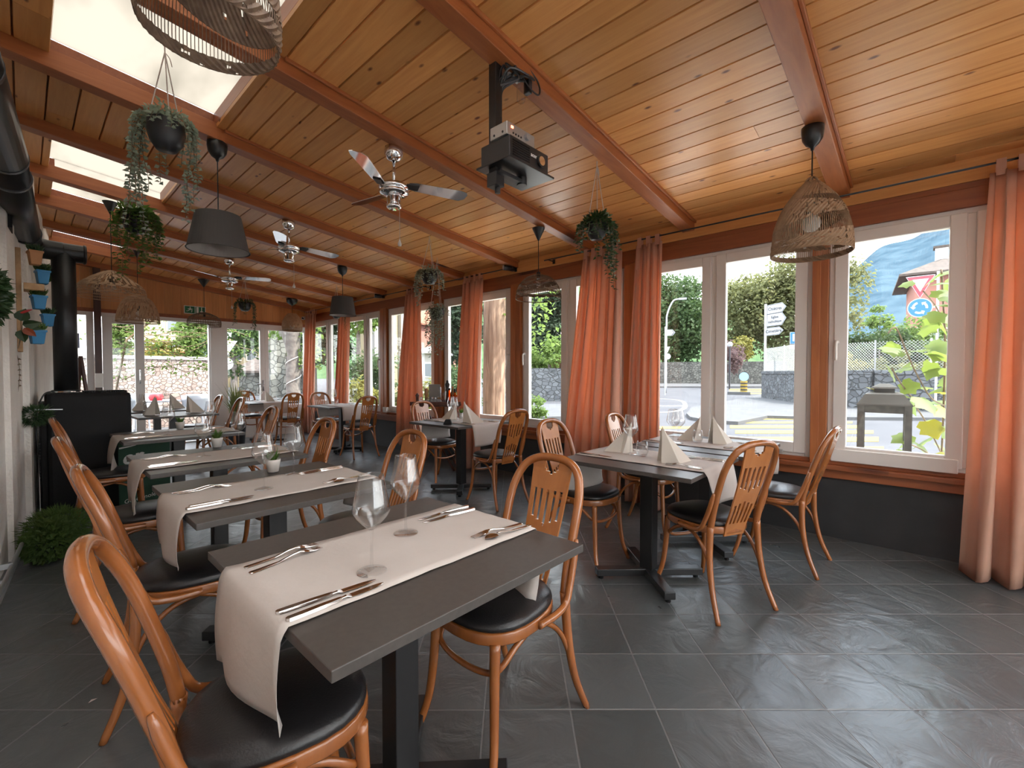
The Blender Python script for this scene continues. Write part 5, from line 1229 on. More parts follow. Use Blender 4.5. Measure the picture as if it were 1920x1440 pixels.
poly('bounce_slab', [Vector((XW+.16,-14,0)), Vector((9.1,-14,0)), Vector((9.1,9.5,0)), Vector((XW+.16,9.5,0))], GZ, GZ+.03, M['bounceslab'])  # unseen pale slab, added to bounce daylight up to the ceiling
# pavement island with kerb, in front of the grey stone wall
poly('pavement', [ag(1288,15.5,0), ag(1295,14.2,0), ag(1330,13.2,0), ag(1385,12.8,0), ag(1440,14.6,0), ag(1520,14.2,0), ag(1900,13.8,0), ag(2300,14,0), ag(2200,30,0), ag(1430,30,0), ag(1340,20.5,0), ag(1298,18.5,0)], GZ, GZ+.10, M['pavement'])
poly('far_pavement', [ag(1150,46,0), ag(1800,46,0), ag(1800,60,0), ag(1150,60,0)], GZ, GZ+.14, M['pavement'])
poly('roundabout_island', [ag(1000,13.8,0), ag(1060,14.2,0), ag(1078,17,0), ag(1050,20,0), ag(985,20,0), ag(960,16,0)], GZ, GZ+.12, M['pavement'])
poly('lawn', [ag(900,9,0), ag(900,34,0), ag(700,34,0), ag(650,16,0), ag(740,9,0)], GZ, GZ+.06, M['grass'])
# yellow crossing: bars run across the view direction
k = 0
for z0, z1, pl_, pr_ in ((8.45,9.0,1455,1660),(9.65,10.35,1395,1650),(10.95,11.55,1380,1640),(12.05,12.7,1370,1620),(13.2,13.7,1365,1600),(14.3,14.8,1362,1560)):
    poly('crossing_bar', [ag(pl_,z0,0), ag(pr_,z0,0), ag(pr_,z1,0), ag(pl_,z1,0)], GZ, GZ+.008, M['yellow'])
for z0, z1 in ((10.6,11.1),(11.9,12.4)): poly('crossing_bar', [ag(1236,z0,0), ag(1330,z0,0), ag(1330,z1,0), ag(1236,z1,0)], GZ, GZ+.008, M['yellow'])
for z0, z1 in ((32,34),(36,38),(40,42)): poly('crossing_bar', [ag(1368,z0,0), ag(1435,z0,0), ag(1435,z1,0), ag(1368,z1,0)], GZ, GZ+.008, M['yellow'])
for z0, z1, a, b in ((7.9,8.1,1500,1800),(7.2,7.35,980,1100),(6.2,6.35,980,1100),(20,20.5,1180,1290)): poly('road_line', [ag(a,z0,0), ag(b,z0,0), ag(b,z1,0), ag(a,z1,0)], GZ, GZ+.008, M['linewhite'])
m = MB(); ps = [ag(1195,17,GZ+.006), ag(1262,17.2,GZ+.006), ag(1285,20,GZ+.006), ag(1268,25,GZ+.006), ag(1180,27,GZ+.006)]; m.tube(spline(ps, 6), .1, 4, flat=.05); o = m.build('road_line', M['linewhite']); o['kind'] = 'structure'
# walls
def wall(name, a, b, h, m, t=.45, label=None, cap=None):
    mb = MB(); mb.bar((a.x,a.y,GZ+h/2),(b.x,b.y,GZ+h/2), t, h); o = mb.build(name, m); tag(o, label, 'wall')
    if cap: c = MB(); c.bar((a.x,a.y,GZ+h+.07),(b.x,b.y,GZ+h+.07), t+.08, .14); c.build('coping', m, o, bevel=.02)
    return o
wl1 = ag(1436,25.5,0); wl2 = ag(1512,20.5,0); wl3 = ag(1640,17.6,0); wl4 = ag(2000,14.5,0)
root = empty('stone_wall', (0,0,0), 0, 'grey stone block wall below the chain-link fence across the street', 'wall')
for a, b in ((wl1,wl2),(wl2,wl3),(wl3,wl4)):
    mb = MB(); mb.bar((a.x,a.y,GZ+.72),(b.x,b.y,GZ+.72), .45, 1.44); mb.build('masonry', M['greystone'], root)
    mb = MB(); mb.bar((a.x,a.y,GZ+1.52),(b.x,b.y,GZ+1.52), .52, .17); mb.build('coping', M['greystone'], root, bevel=.02)
wall('rubble_wall', ag(1200,62,0), ag(1475,56,0), 3.0, M['rubble'], label='long rubble stone wall beneath the olive trees')
wall('stone_wall', ag(960,24,0), ag(1090,24,0), 1.75, M['greystone'], label='grey stone wall topped by shrubs, behind the middle windows')
# chain-link fence
fe = empty('chain_link_fence', (0,0,0), 0, 'chain-link fence on top of the grey stone wall', 'fence')
def fence(a, b, z0, h, n):
    mb = MB(); L = (b-a).length; d = (b-a)/L; s = .11; k = -int(h/s)
    while k*s < L:
        for sg in (1, -1):
            x0 = k*s; t0, t1 = (0, h)
            p0 = Vector((x0 if sg > 0 else x0+h, 0)); p1 = Vector((x0+h if sg > 0 else x0, h))
            # clip to 0..L
            f = lambda x: t0+(x-p0.x)/(p1.x-p0.x)*(t1-t0)
            xa, xb = sorted((p0.x, p1.x)); xa, xb = max(xa, 0), min(xb, L)
            if xb > xa: 
                A = a+d*xa; B = a+d*xb; mb.bar((A.x,A.y,z0+f(xa)),(B.x,B.y,z0+f(xb)), .007, .007)
        k += 1
    mb.build('mesh', M['galv'], fe)
    for k in range(n+1):
        p = a+(b-a)*k/n; c = MB(); c.cyl((p.x,p.y,z0-.05),(p.x,p.y,z0+h+.05), .03, 8); c.build('post', M['galv'], fe)
fence(wl2, wl3, GZ+1.58, 1.15, 2); fence(wl3, wl4, GZ+1.58, 1.15, 3)
fence(wl1, wl2, GZ+1.58, 1.3, 2)
# trees
def tree(name, base, h, rx, rz, lm, label, n=1600, ls=.5, trunk=None, seed=1, cz=None, clusters=26, tr=.18):
    rnd = random.Random(seed); r = empty(name, (base.x, base.y, GZ), 0, label, 'tree', 'trees and bushes outside')
    m = MB(); cz = cz or h-rz
    t = MB(); t.tube([(0,0,0),(.1*tr,0,cz*.5),(0,0,cz+rz*.3)], [tr,tr*.75,tr*.3], 8); t.build('trunk', M[trunk or 'greybark'], r)
    for c in range(clusters):
        while True:
            q = Vector((rnd.uniform(-1,1), rnd.uniform(-1,1), rnd.uniform(-1,1)))
            if .25 < q.length < 1: break
        c0 = Vector((q.x*rx*.78, q.y*rx*.78, cz+q.z*rz*.82)); R = rnd.uniform(.22,.42)*min(rx, rz)
        for k in range(n//clusters):
            d = Vector((rnd.gauss(0,1), rnd.gauss(0,1), rnd.gauss(0,1))).normalized(); p = c0+d*R*rnd.uniform(.5,1.05)
            if p.z < .05: p.z = .05
            m.leaf(p, Vector((rnd.uniform(-1,1), rnd.uniform(-1,1), rnd.uniform(-1,.3))), d+Vector((0,0,.6)), ls*rnd.uniform(.6,1.3), ls*.6)
    m.build('foliage', M[lm], r); return r
T = tree
T('broadleaf_tree', ag(1265,66,0), 17, 6.5, 7.5, 'tl_green', 'green tree behind the rubble wall, left of the window mullion', 9000, .6, seed=1, clusters=60)
T('broadleaf_tree', ag(1215,70,0), 18, 6, 8, 'tl_green', 'green tree seen beside the rust curtain edge', 4500, .6, seed=31, clusters=40)
T('broadleaf_tree', ag(1400,66,0), 19, 6, 8.5, 'tl_olive', 'olive-toned tree left of the direction signpost', 9000, .6, seed=2, clusters=60)
T('broadleaf_tree', ag(1480,64,0), 19, 6, 9, 'tl_olive', 'yellowing tree behind the blue parking sign', 9000, .6, seed=3, clusters=60)
T('broadleaf_tree', ag(1545,60,0), 19, 5, 8, 'tl_olive', 'olive tree hidden mostly by the brown window pillar', 4000, .6, seed=33, clusters=40)
T('plum_tree', ag(1368,44,0), 5.0, 1.5, 1.9, 'tl_mauve', 'small purple-leaved tree before the rubble wall', 1500, .28, seed=4, tr=.07)
T('yellow_bush', ag(1390,54,0), 5.5, 1.6, 1.5, 'tl_yellow', 'yellow-green bush rising over the rubble wall', 1200, .35, seed=5, cz=4.6, tr=.05)
T('garden_bush', ag(1640,24,0), 4.0, 2.5, 1.4, 'tl_green', 'green garden bushes behind the chain-link fence', 5000, .22, seed=6, clusters=40)
T('garden_bush', ag(1725,24,0), 4.6, 2.2, 1.6, 'tl_bright', 'yellowish garden bush beside the roundabout sign', 4000, .22, seed=7, clusters=36)
T('garden_bush', ag(1800,22,0), 4.0, 2.0, 1.6, 'tl_green', 'garden bush near the pink house', 3000, .22, seed=8, clusters=30)
T('young_tree', ag(1648,23,0), 5.2, .7, 1.0, 'tl_bright', 'slender pale green treetop against the mountain', 500, .2, seed=9, clusters=14, tr=.04)
T('dry_hedge', ag(1570,23,0), 2.5, 1.4, .8, 'tl_yellow', 'dry straw-coloured scrub behind the fence posts', 1300, .2, seed=10, cz=1.8, tr=.03)
T('dry_hedge', ag(1700,21,0), 2.5, 2.0, .8, 'tl_olive', 'brownish scrub behind the vine leaves', 2000, .18, seed=11, cz=1.8, tr=.03)
T('conifer', ag(1022,52,0), 13, 3.2, 6.2, 'tl_dark', 'tall dark conifer seen through the middle window', 7000, .5, seed=12, clusters=60)
T('shrub', ag(1030,27,0), 3.6, 2.2, 1.3, 'tl_bright', 'bright green shrubs on the wall behind the middle window', 3500, .22, seed=13, clusters=30)
T('red_shrub', ag(1052,26,0), 2.6, .7, .5, 'tl_red', 'small red shrub on the stone wall', 500, .16, seed=14, cz=2.1, tr=.03)
T('cypress', ag(1086,34,0), 7.5, 1.5, 3.4, 'tl_yellow', 'yellow-green cypress left of the broad salmon curtain', 2500, .28, seed=15)
T('conifer', ag(858,40,0), 14, 3.0, 7, 'tl_dark', 'dark blue-green conifer behind the bottle stand', 6000, .45, seed=16, clusters=60)
T('conifer', ag(945,34,0), 12, 1.8, 6, 'tl_dark', 'dark tree right beside the thick trunk', 3000, .4, seed=17, clusters=40)
T('hedge', ag(858,15,0), 1.9, 1.2, .9, 'tl_green', 'green hedge behind the bottle stand', 2400, .14, seed=18, cz=1.0, tr=.03)
T('broadleaf_tree', ag(622,30,0), 9, 2.0, 4.0, 'tl_dark', 'dark narrow tree in the farthest right-wall window', 3000, .35, seed=19, clusters=36)
T('broadleaf_tree', ag(672,26,0), 7.5, 1.5, 2.2, 'tl_bright', 'light green tree beside the church', 2500, .3, seed=20, clusters=30, cz=5.6)
T('clipped_bush', ag(706,15,0), 2.4, 1.05, 1.1, 'tl_green', 'round clipped bush below the church', 3500, .12, seed=21, cz=1.25, tr=.05)
T('yellow_bush', ag(667,12.5,0), 1.5, .6, .6, 'tl_yellow', 'yellow flowering bush left of the far pillar window', 1100, .12, seed=22, cz=.8, tr=.03)
T('yellow_bush', ag(706,12,0), 1.25, .45, .5, 'tl_yellow', 'yellow flowering bush next to the far pillar', 800, .12, seed=23, cz=.75, tr=.03)
T('yellow_bush', ag(803,10.5,0), 1.35, .5, .55, 'tl_yellow', 'yellow bush behind the wooden pepper mill', 1000, .12, seed=24, cz=.8, tr=.03)
T('pampas_bush', ag(748,9.3,0), 1.2, .35, .5, 'tl_olive', 'olive leafy bush outside, left of the bottle-stand curtain', 900, .12, seed=25, cz=.7, tr=.03)
T('small_bush', ag(1003,13.6,0), .85, .45, .38, 'tl_bright', 'low bright bush at the edge of the roundabout', 700, .12, seed=26, cz=.45, tr=.02)
T('broadleaf_tree', ag(226,24,0), 6.5, 1.0, 2.8, 'tl_bright', 'bright green tree seen through the left door pane', 5000, .26, seed=27, clusters=40)
T('broadleaf_tree', ag(372,22,0), 5.8, .95, 2.4, 'tl_bright', 'bright tree seen through the right of the open doorway', 4500, .26, seed=28, clusters=40)
T('broadleaf_tree', ag(438,20,0), 4.6, 1.3, 1.7, 'tl_green', 'green bush behind the glazed door', 2600, .2, seed=29, clusters=30)
T('broadleaf_tree', ag(590,34,0), 8, 1.8, 3.2, 'tl_green', 'green tree at the far corner window', 1800, .35, seed=30, clusters=30)
T('golden_bush', ag(292,21,0), 3.1, 1.6, .9, 'tl_yellow', 'golden bush above the pink rubble wall', 1600, .2, seed=34, cz=2.2, tr=.03)
T('broadleaf_tree', ag(530,38,0), 7, 2.6, 3.0, 'tl_green', 'green tree behind the slim stone buttress', 2500, .3, seed=35, clusters=30)
# two thick trunks near the building
r = empty('tree_trunk', (*ag(926,8.0,0).xy, GZ), 0, 'thick sunlit rough-barked trunk just outside the window', 'tree')
m = MB(); n = 40; V = []; F = []; rn = random.Random(2); ph = [rn.uniform(0,6) for _ in range(6)]
for j in range(60):
    z = j*.09
    for k in range(n):
        a = 2*PI*k/n; rr = .19*(1+.10*max(0,1-z/.6))+.008*math.sin(a*9+ph[0]+.5*math.sin(z*3))+.006*math.sin(a*17+ph[1]+.7*math.sin(z*4.3))+.004*rn.uniform(-1,1); V.append((rr*math.cos(a)+.01*z, rr*math.sin(a), z))
for j in range(59):
    for k in range(n): l = (k+1) % n; F.append((j*n+k, j*n+l, (j+1)*n+l, (j+1)*n+k))
m.add(V, F); m.build('bark', M['bark'], r, smooth=True)
m = MB(); rnd = random.Random(8)
for k in range(260):
    m.leaf((rnd.uniform(.1,.9)-.1, rnd.uniform(-.9,-.05), rnd.uniform(2.0,3.6)), (rnd.uniform(-1,1), rnd.uniform(-1,1), -.4), (rnd.uniform(-1,1),0,1), .11, .09)
m.build('foliage', M['tl_bright'], r)
r = empty('tree_trunk', (*ag(550,12.2,0).xy, GZ), 0, 'knotty grey trunk outside behind the beehive lamp', 'tree')
m = MB(); P = spline([(0,0,0),(.02,0,.5),(-.01,0,1.2),(.03,0,1.9),(-.04,0,2.5),(0,0,3.2),(.1,0,4.2)], 5); m.tube(P, [.24,.22,.19,.18,.19,.20,.20,.19,.18,.175,.17,.18,.19,.19,.18,.18,.175,.18,.19,.21,.24,.26,.27,.27,.26,.26,.26,.26,.26,.26,.26], 16); m.build('bark', M['greybark'], r, smooth=True)
m = MB(); m.tube([(.19*math.cos(t*.55), .19*math.sin(t*.55), .9+t*.05) for t in range(34)], .012, 5); m.build('cable', M['whitepot'], r)
m = MB(); rnd = random.Random(18)
for s, zz in ((-1,2.7),(1,2.75),(1,2.2),(1,1.9)):
    for k in range(60):
        q = RT*(s*rnd.uniform(.2,.75)); m.leaf((q.x+rnd.uniform(-.1,.1), q.y+rnd.uniform(-.1,.1), zz+rnd.uniform(-.25,.25)), (rnd.uniform(-1,1),rnd.uniform(-1,1),-.5), (rnd.uniform(-1,1),0,1), .14, .12)
m.build('foliage', M['tl_bright'], r)

# mountain and slopes
def ridge(name, prof, D0, D1, m, z0=GZ, struct_=True):
    """prof: (px, z) along bearings; ridge at D1, foot at D0"""
    mb = MB(); V = []; F = []; nn = 10; rnd = random.Random(3)
    P = spline([(a, b, 0) for a, b in prof], 8)
    for p in P:
        for j in range(nn+1):
            t = j/nn; D = D0+(D1-D0)*t; q = ag(p.x, D, 0); V.append((q.x, q.y, z0+(p.y-z0)*(t**1.15)+D1*.003*math.sin(p.x*.05+j*1.3)*(1 if 0 < j else 0)))
    for i in range(len(P)-1):
        for j in range(nn): a = i*(nn+1)+j; F.append((a, a+1, a+nn+2, a+nn+1))
    mb.add(V, F); o = mb.build(name, m); tag(o, 'haze-tinted forested mountain behind the village' if name == 'mountain' else 'wooded green hillside behind the church and conifer', 'hill')
    return o
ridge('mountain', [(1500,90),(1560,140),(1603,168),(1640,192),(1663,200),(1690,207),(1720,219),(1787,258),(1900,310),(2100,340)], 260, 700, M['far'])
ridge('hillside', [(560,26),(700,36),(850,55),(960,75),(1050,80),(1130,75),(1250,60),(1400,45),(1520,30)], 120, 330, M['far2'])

# houses
def house(name, a, b, depth, z0, ze, zr, wm, rm, label, windows=(), chim=None, over=.4):
    """front wall from a to b, eave height ze, ridge zr"""
    r = empty(name, (0,0,0), 0, label, 'building'); d = (b-a).normalized(); n = Vector((-d.y, d.x, 0))
    if n.dot(a) < 0: n = -n
    c, e = a+n*depth, b+n*depth
    mb = MB(); P = lambda p, z: (p.x, p.y, z); mb.hexa([P(a,z0),P(b,z0),P(e,z0),P(c,z0),P(a,ze),P(b,ze),P(e,ze),P(c,ze)]); mb.build('wall', wm, r)
    a2, b2, c2, e2 = a-d*over-n*over, b+d*over-n*over, c-d*over+n*over, e+d*over+n*over; L = (b-a).length; ins = min(depth, L)*.45
    m1, m2 = (a+c)/2+d*ins, (b+e)/2-d*ins
    mb = MB(); mb.add([P(a2,ze-.05),P(b2,ze-.05),P(e2,ze-.05),P(c2,ze-.05),P(m1,zr),P(m2,zr),P(a2,ze-.2),P(b2,ze-.2),P(e2,ze-.2),P(c2,ze-.2)], [(0,1,5,4),(1,2,5),(2,3,4,5),(3,0,4),(6,7,1,0),(7,8,2,1),(8,9,3,2),(9,6,0,3),(9,8,7,6)]); mb.build('roof', rm, r)
    for (u, z, ww, hh) in windows:
        p = a+d*(L*u)-n*.03; mb = MB(); mb.bar((p.x-d.x*ww/2, p.y-d.y*ww/2, z+hh/2),(p.x+d.x*ww/2, p.y+d.y*ww/2, z+hh/2), .06, hh); w_ = mb.build('window', M['whitepaint'], r)
        p = p-n*.03; mb = MB(); mb.bar((p.x-d.x*ww*.4, p.y-d.y*ww*.4, z+hh/2),(p.x+d.x*ww*.4, p.y+d.y*ww*.4, z+hh/2), .04, hh*.84); mb.build('pane', M['darkglass'], w_)
    if chim:
        u, z1, z2, wd = chim; p = a+d*(L*u)+n*depth*.25; mb = MB(); mb.box(p.x-wd/2,p.x+wd/2,p.y-wd/2,p.y+wd/2,z1,z2); ch = mb.build('chimney', M['whitepaint'], r); mb = MB(); mb.box(p.x-wd*.65,p.x+wd*.65,p.y-wd*.65,p.y+wd*.65,z2,z2+.15); mb.build('chimney_cap', M['tilebrown'], ch)
    return r
M['darkglass'] = mat('dark_glass', (.10,.12,.14), .15)
M['tilebrown'] = mat('brown_roof_tiles', (0.05,0.038,0.032), .9, noise=((0.10,0.075,0.063), 5), bump=.5, bscale=8)
M['tilered'] = mat('red_roof_tiles', (0.259,0.0936,0.0576), .9, noise=((0.302,0.137,0.0864), 4))
M['pinkwall'] = mat('pink_render', (0.324,0.144,0.112), .9); M['creamwall'] = mat('cream_render', (0.346,0.288,0.187), .9); M['whitewall'] = mat('white_render', (0.324,0.302,0.288), .9)
M['orangewall'] = mat('orange_render', (0.36,0.194,0.0792), .9)
house('pink_house', ag(1712,32,0), ag(2050,27,0), 8, GZ, at(1712,514,32).z, at(1712,514,32).z+2.3, M['pinkwall'], M['tilebrown'], 'pink house with brown tiled roof behind the yield sign', [(.045,3.0,.9,1.5),(.16,3.0,.9,1.5)], chim=(.19, 7.5, 10.3, .7), over=.9)
house('village_house', ag(752,45,0), ag(790,44,0), 7, GZ, 6.2, 9.2, M['pinkwall'], M['tilered'], 'pinkish house with red roof left of the bottle-stand curtain', [(.3,3,.9,1.4),(.7,3,.9,1.4)])
house('village_house', ag(790,30,0), ag(822,30,0), 4, GZ, 2.8, 3.3, M['whitewall'], M['whitewall'], 'white flat-roofed house right of the bottle-stand curtain', [(.5,1,.8,1)])
house('village_house', ag(1040,80,0), ag(1056,80,0), 7, GZ, 6.5, 11, M['whitewall'], M['whitewall'], 'distant white gabled house behind the conifer', [(.5,3,1,1.4)])
house('village_house', ag(1158,50,0), ag(1176,50,0), 7, GZ, 6.5, 8, M['pinkwall'], M['tilered'], 'distant house glimpsed beside the broad salmon curtain')
house('village_house', ag(255,40,0), ag(420,44,0), 9, GZ, 7.5, 10, M['creamwall'], M['tilered'], 'cream house seen through the open far doorway', [(.1,2.6,1.2,1.7),(.42,2.6,1.2,1.7),(.75,2.6,1.2,1.7),(.42,5.2,1.2,1.5)])
house('orange_house', ag(262,36,0), ag(345,37,0), 1, GZ, 3.2, 3.4, M['orangewall'], M['orangewall'], 'orange low facade below the cream house')
house('village_house', ag(425,48,0), ag(520,48,0), 8, GZ, 4.6, 6.8, M['creamwall'], M['tilered'], 'house with a low red roof behind the glazed door', [(.2,2.6,1.1,1.2),(.5,2.6,1.1,1.2)])
house('shed', ag(448,30,0), ag(506,30,0), 5, GZ, 1.5, 3.0, M['rubble'], M['tilebrown'], 'small grey shed with a dark roof behind the glazed door')
# church: tall pale wall with buttresses and a pointed window
ch = empty('church', (0,0,0), 0, 'pale church wall with a pointed arch window', 'church'); A = ag(686,30,0); B = ag(742,34,0)
m = MB(); m.bar((A.x,A.y,6),(B.x,B.y,6), 1.0, 12.4); m.build('wall', M['creamwall'], ch)
d = (B-A).normalized(); nn_ = Vector((d.y,-d.x,0)); nn_ = nn_ if nn_.dot(A) < 0 else -nn_
for u in (.05, .95):
    p = A+(B-A)*u+nn_*.7; m = MB(); m.box(p.x-.35,p.x+.35,p.y-.35,p.y+.35,GZ,8.5); m.build('buttress', M['whitewall'], ch)
p = A+(B-A)*.30+nn_*.56; m = MB(); m.prism([(-.45,2.5),(.45,2.5),(.45,5.2),(.25,6.0),(0,6.5),(-.25,6.0),(-.45,5.2)], .08, lambda u, v, w: (p.x+d.x*u+nn_.x*w, p.y+d.y*u+nn_.y*w, v)); m.build('arched_window', M['darkglass'], ch)
m = MB(); out = [(-.7,2.3),(-.55,5.3),(-.32,6.2),(0,6.8),(.32,6.2),(.55,5.3),(.7,2.3)]; m.tube([(p.x+d.x*u+nn_.x*.1, p.y+d.y*u+nn_.y*.1, v) for u, v in out], .1, 6); m.build('window_surround', M['whitewall'], ch)
q = ag(518,26,0); m = MB(); m.box(q.x-.28,q.x+.28,q.y-.28,q.y+.28,GZ,9); m.box(q.x-.45,q.x+.4,q.y-.4,q.y+.4,GZ,3.2); tag(m.build('stone_tower', M['rubble']), 'tall pale stone buttress seen left of the knotty grey trunk', 'building')
# stone fountain column
q = ag(669,17,0); r = empty('stone_monument', (q.x,q.y,GZ), 0, 'small stone monument on steps near the church', 'monument'); m = MB(); [m.box(-.75+.17*k,.75-.17*k,-.75+.17*k,.75-.17*k,.16*k,.16*(k+1)) for k in range(4)]; m.build('steps', M['whitewall'], r); m = MB(); m.lathe([(0,.64),(.22,.64),(.2,.7),(.16,.8),(.16,1.5),(.24,1.6),(.2,1.75),(0,1.85)], 14); m.build('pillar_shaft', M['whitewall'], r, smooth=True)

# ------------------------------------------------------------------ terrace beyond the far doors
poly('terrace', [Vector((-3,YE+.12,0)), Vector((6,YE+.12,0)), Vector((6,17.6,0)), Vector((-3,17.6,0))], GZ, -.03, M['pavement'])
wo = MB(); wo.box(-4, 4.2, 17.6, 18.0, GZ, 1.72); tag(wo.build('rubble_wall', M['pinkrubble']), 'pinkish rubble wall beyond the terrace', 'wall')
wo = MB(); wo.box(-4, 4.25, 17.55, 18.05, 1.72, 1.82); tag(wo.build('wall_coping', M['whitewall']), 'pale coping on the pinkish rubble wall', 'coping')
wo = MB(); wo.box(.9, 3.4, 13.6, 13.9, -.03, .80); tag(wo.build('low_wall', M['pinkrubble']), 'low stone planter wall behind the terrace chairs', 'wall')
wo = MB(); wo.box(3.3, 5.6, 12.4, 12.7, -.03, .62); tag(wo.build('low_wall', M['greystone']), 'low grey wall outside the glazed door', 'wall')
M['metalpale'] = mat('pale_metal', (.55,.57,.62), .35, metal=.5); M['redc'] = mat('red_cushion', (.70,.05,.06), .7)
def make_tchair():
    r = empty('terrace_chair'); m = MB(); m.box(-.22,.22,-.22,.22,.42,.45); m.build('seat', M['metalpale'], r, bevel=.01)
    m = MB(); V = []; F = []
    for j in range(5):
        for k in range(13): a = R_(60+240*k/12); z = .45+.10*j; rr = .24+.02*j; V.append((rr*math.cos(a), rr*math.sin(a), z))
    for j in range(4):
        for k in range(12): q = j*13+k; F.append((q,q+1,q+14,q+13))
    m.add(V, F); m.build('backrest', M['metalpale'], r, smooth=True, solid=.01)
    for sx in (-1,1):
        for sy in (-1,1): m = MB(); m.bar((sx*.19,sy*.19,.43),(sx*.23,sy*.23,0), .025, .025); m.build('leg', M['metalpale'], r)
    return r
tc0 = make_tchair()
for k, (x, y, a, lab) in enumerate([(1.28,11.55,20,'terrace armchair left, behind the napkins'), (2.46,11.6,160,'terrace armchair on the right of the terrace table'), (1.75,12.7,-80,'terrace armchair at the back of the terrace')]):
    o = tc0 if k == 0 else dup(tc0); o.location = (x,y,-.03); o.rotation_euler = (0,0,R_(a)); tag(o, lab, 'chair', 'terrace armchairs')
r = empty('terrace_table', (1.86,11.7,-.03), 0, 'terrace table outside the open doorway', 'table'); m = MB(); m.box(-.35,.35,-.35,.35,.72,.75); m.build('tabletop', M['metalpale'], r)
for sx in (-1,1):
    for sy in (-1,1): m = MB(); m.bar((sx*.3,sy*.3,0),(sx*.3,sy*.3,.72), .03, .03); m.build('leg', M['metalpale'], r)
for k, (x, y, z, s, lab) in enumerate([(1.25,11.5,.42,.18,'red cushion on the left terrace armchair'), (1.85,11.68,.72,.13,'red lantern on the terrace table')]):
    m = MB(); m.lathe([(0,0),(s*.8,0),(s,s*.5),(s*.8,s),(0,s)], 12); o = m.build('red_cushion' if k == 0 else 'red_lantern', M['redc'], None, smooth=True); o.location = (x,y,z); tag(o, lab, 'cushion' if k == 0 else 'lantern')
# vine branches trained outside the doors
r = empty('vine', (0,0,0), 0, 'sparse vine branches spreading outside the far glass doors', 'vine'); m = MB(); f = MB(); rnd = random.Random(12)
for k in range(13):
    x = rnd.uniform(.7,1.6); z = rnd.uniform(1.05,2.3); P = [Vector((x, YE+.9, z))]
    for q in range(9): P.append(P[-1]+Vector((rnd.uniform(.10,.30), rnd.uniform(-.05,.05), rnd.uniform(-.10,.13))))
    m.tube(spline(P, 3), .007, 5)
    for p in P:
        for q in range(7): f.leaf(p+Vector((rnd.uniform(-.09,.09),rnd.uniform(-.05,.05),rnd.uniform(-.09,.09))), (rnd.uniform(-1,1),rnd.uniform(-1,1),rnd.uniform(-1,.4)), (rnd.uniform(-1,1),rnd.uniform(-1,0),.6), .065, .05)
m.tube([(1.2,YE+.9,GZ),(1.15,YE+.92,1.0),(1.3,YE+.9,1.9),(1.7,YE+.9,2.3)], .018, 6)
m.build('branches', M['stem'], r); f.build('foliage', M['tl_bright'], r)
# triangular sign and disc seen through the glazed door
def sign_root(name, px, D, label, cat='sign'): 
    p = ag(px, D, GZ); a = math.atan2(-p.y, -p.x)+PI/2; return empty(name, (p.x,p.y,GZ), a, label, cat)      # local -y... faces the camera
sg = sign_root('road_sign', 424, 17, 'pale triangular road sign seen from behind, through the glazed door')
m = MB(); m.cyl((0,.03,0),(0,.03,2.7), .03, 8); m.build('post', M['galv'], sg)
m = MB(); m.prism([(-.38,2.72),(.38,2.72),(0,2.08)], .02, lambda u, v, w: (u, w, v)); m.build('triangle_plate', M['galv'], sg); m = MB(); m.cyl((0,0,1.84),(0,.02,1.84), .24, 24); m.build('disc_plate', M['galv'], sg)

# ------------------------------------------------------------------ street furniture
def hexw(m, pts, t, y0=0): m.prism(pts, t, lambda u, v, w: (u, y0-w, v))
M['signwhite'] = mat('sign_white', (0.324,0.338,0.36), .4); M['signred'] = mat('sign_red', (0.54,0.0216,0.0432), .4); M['signblue'] = mat('sign_blue', (0,0.115,0.432), .4); M['ink'] = mat('sign_ink', (0.0144,0.0144,0.0216), .5)
# yield and roundabout signs
sg = sign_root('yield_sign', 1722, 14.6, 'yield sign above a blue roundabout sign', 'road sign')
zt = at(1722,517,14.6).z-GZ; zb_ = at(1722,560,14.6).z-GZ; zc_ = at(1721,577,14.6).z-GZ
m = MB(); m.cyl((.42,.1,0),(.42,.1,zt+.1), .035, 10); m.build('post', M['galv'], sg); m = MB(); m.bar((0,.05,zc_),(.42,.1,zc_), .03, .03); m.bar((0,.05,zt-.15),(.42,.1,zt-.15), .03, .03); m.build('arm', M['galv'], sg)
hw_ = .36
def tri(s): c = (zt+zt+zb_)/3; return [(-hw_*s, c+(zt-c)*s), (0, c+(zb_-c)*s), (hw_*s, c+(zt-c)*s)]
m = MB(); hexw(m, tri(1.0), .02, .02); p_ = m.build('triangle_plate', M['signwhite'], sg, bevel=.01)
m = MB(); hexw(m, tri(.93), .003, -.001); m.build('border', M['signred'], p_); m = MB(); hexw(m, tri(.56), .003, -.005); m.build('field', M['signwhite'], p_)
m = MB(); m.cyl((0,.02,zc_),(0,0,zc_), .31, 36); d_ = m.build('disc_plate', M['signwhite'], sg); m = MB(); m.cyl((0,0,zc_),(0,-.003,zc_), .285, 36); m.build('disc_field', M['signblue'], d_)
m = MB()
for k in range(3):
    a0 = R_(90+120*k)+R_(20); ptsn = []
    for q in range(7): a = a0+R_(60)*q/6; ptsn.append((.20*math.cos(a), zc_+.20*math.sin(a)))
    for q in range(7): a = a0+R_(60)*(6-q)/6; ptsn.append((.135*math.cos(a), zc_+.135*math.sin(a)))
    hexw(m, ptsn, .003, -.004); a1 = a0+R_(60); a2 = a0+R_(88)
    hexw(m, [(.245*math.cos(a1), zc_+.245*math.sin(a1)), (.09*math.cos(a1), zc_+.09*math.sin(a1)), (.17*math.cos(a2), zc_+.17*math.sin(a2))], .003, -.004)
m.build('arrows', M['signwhite'], d_)
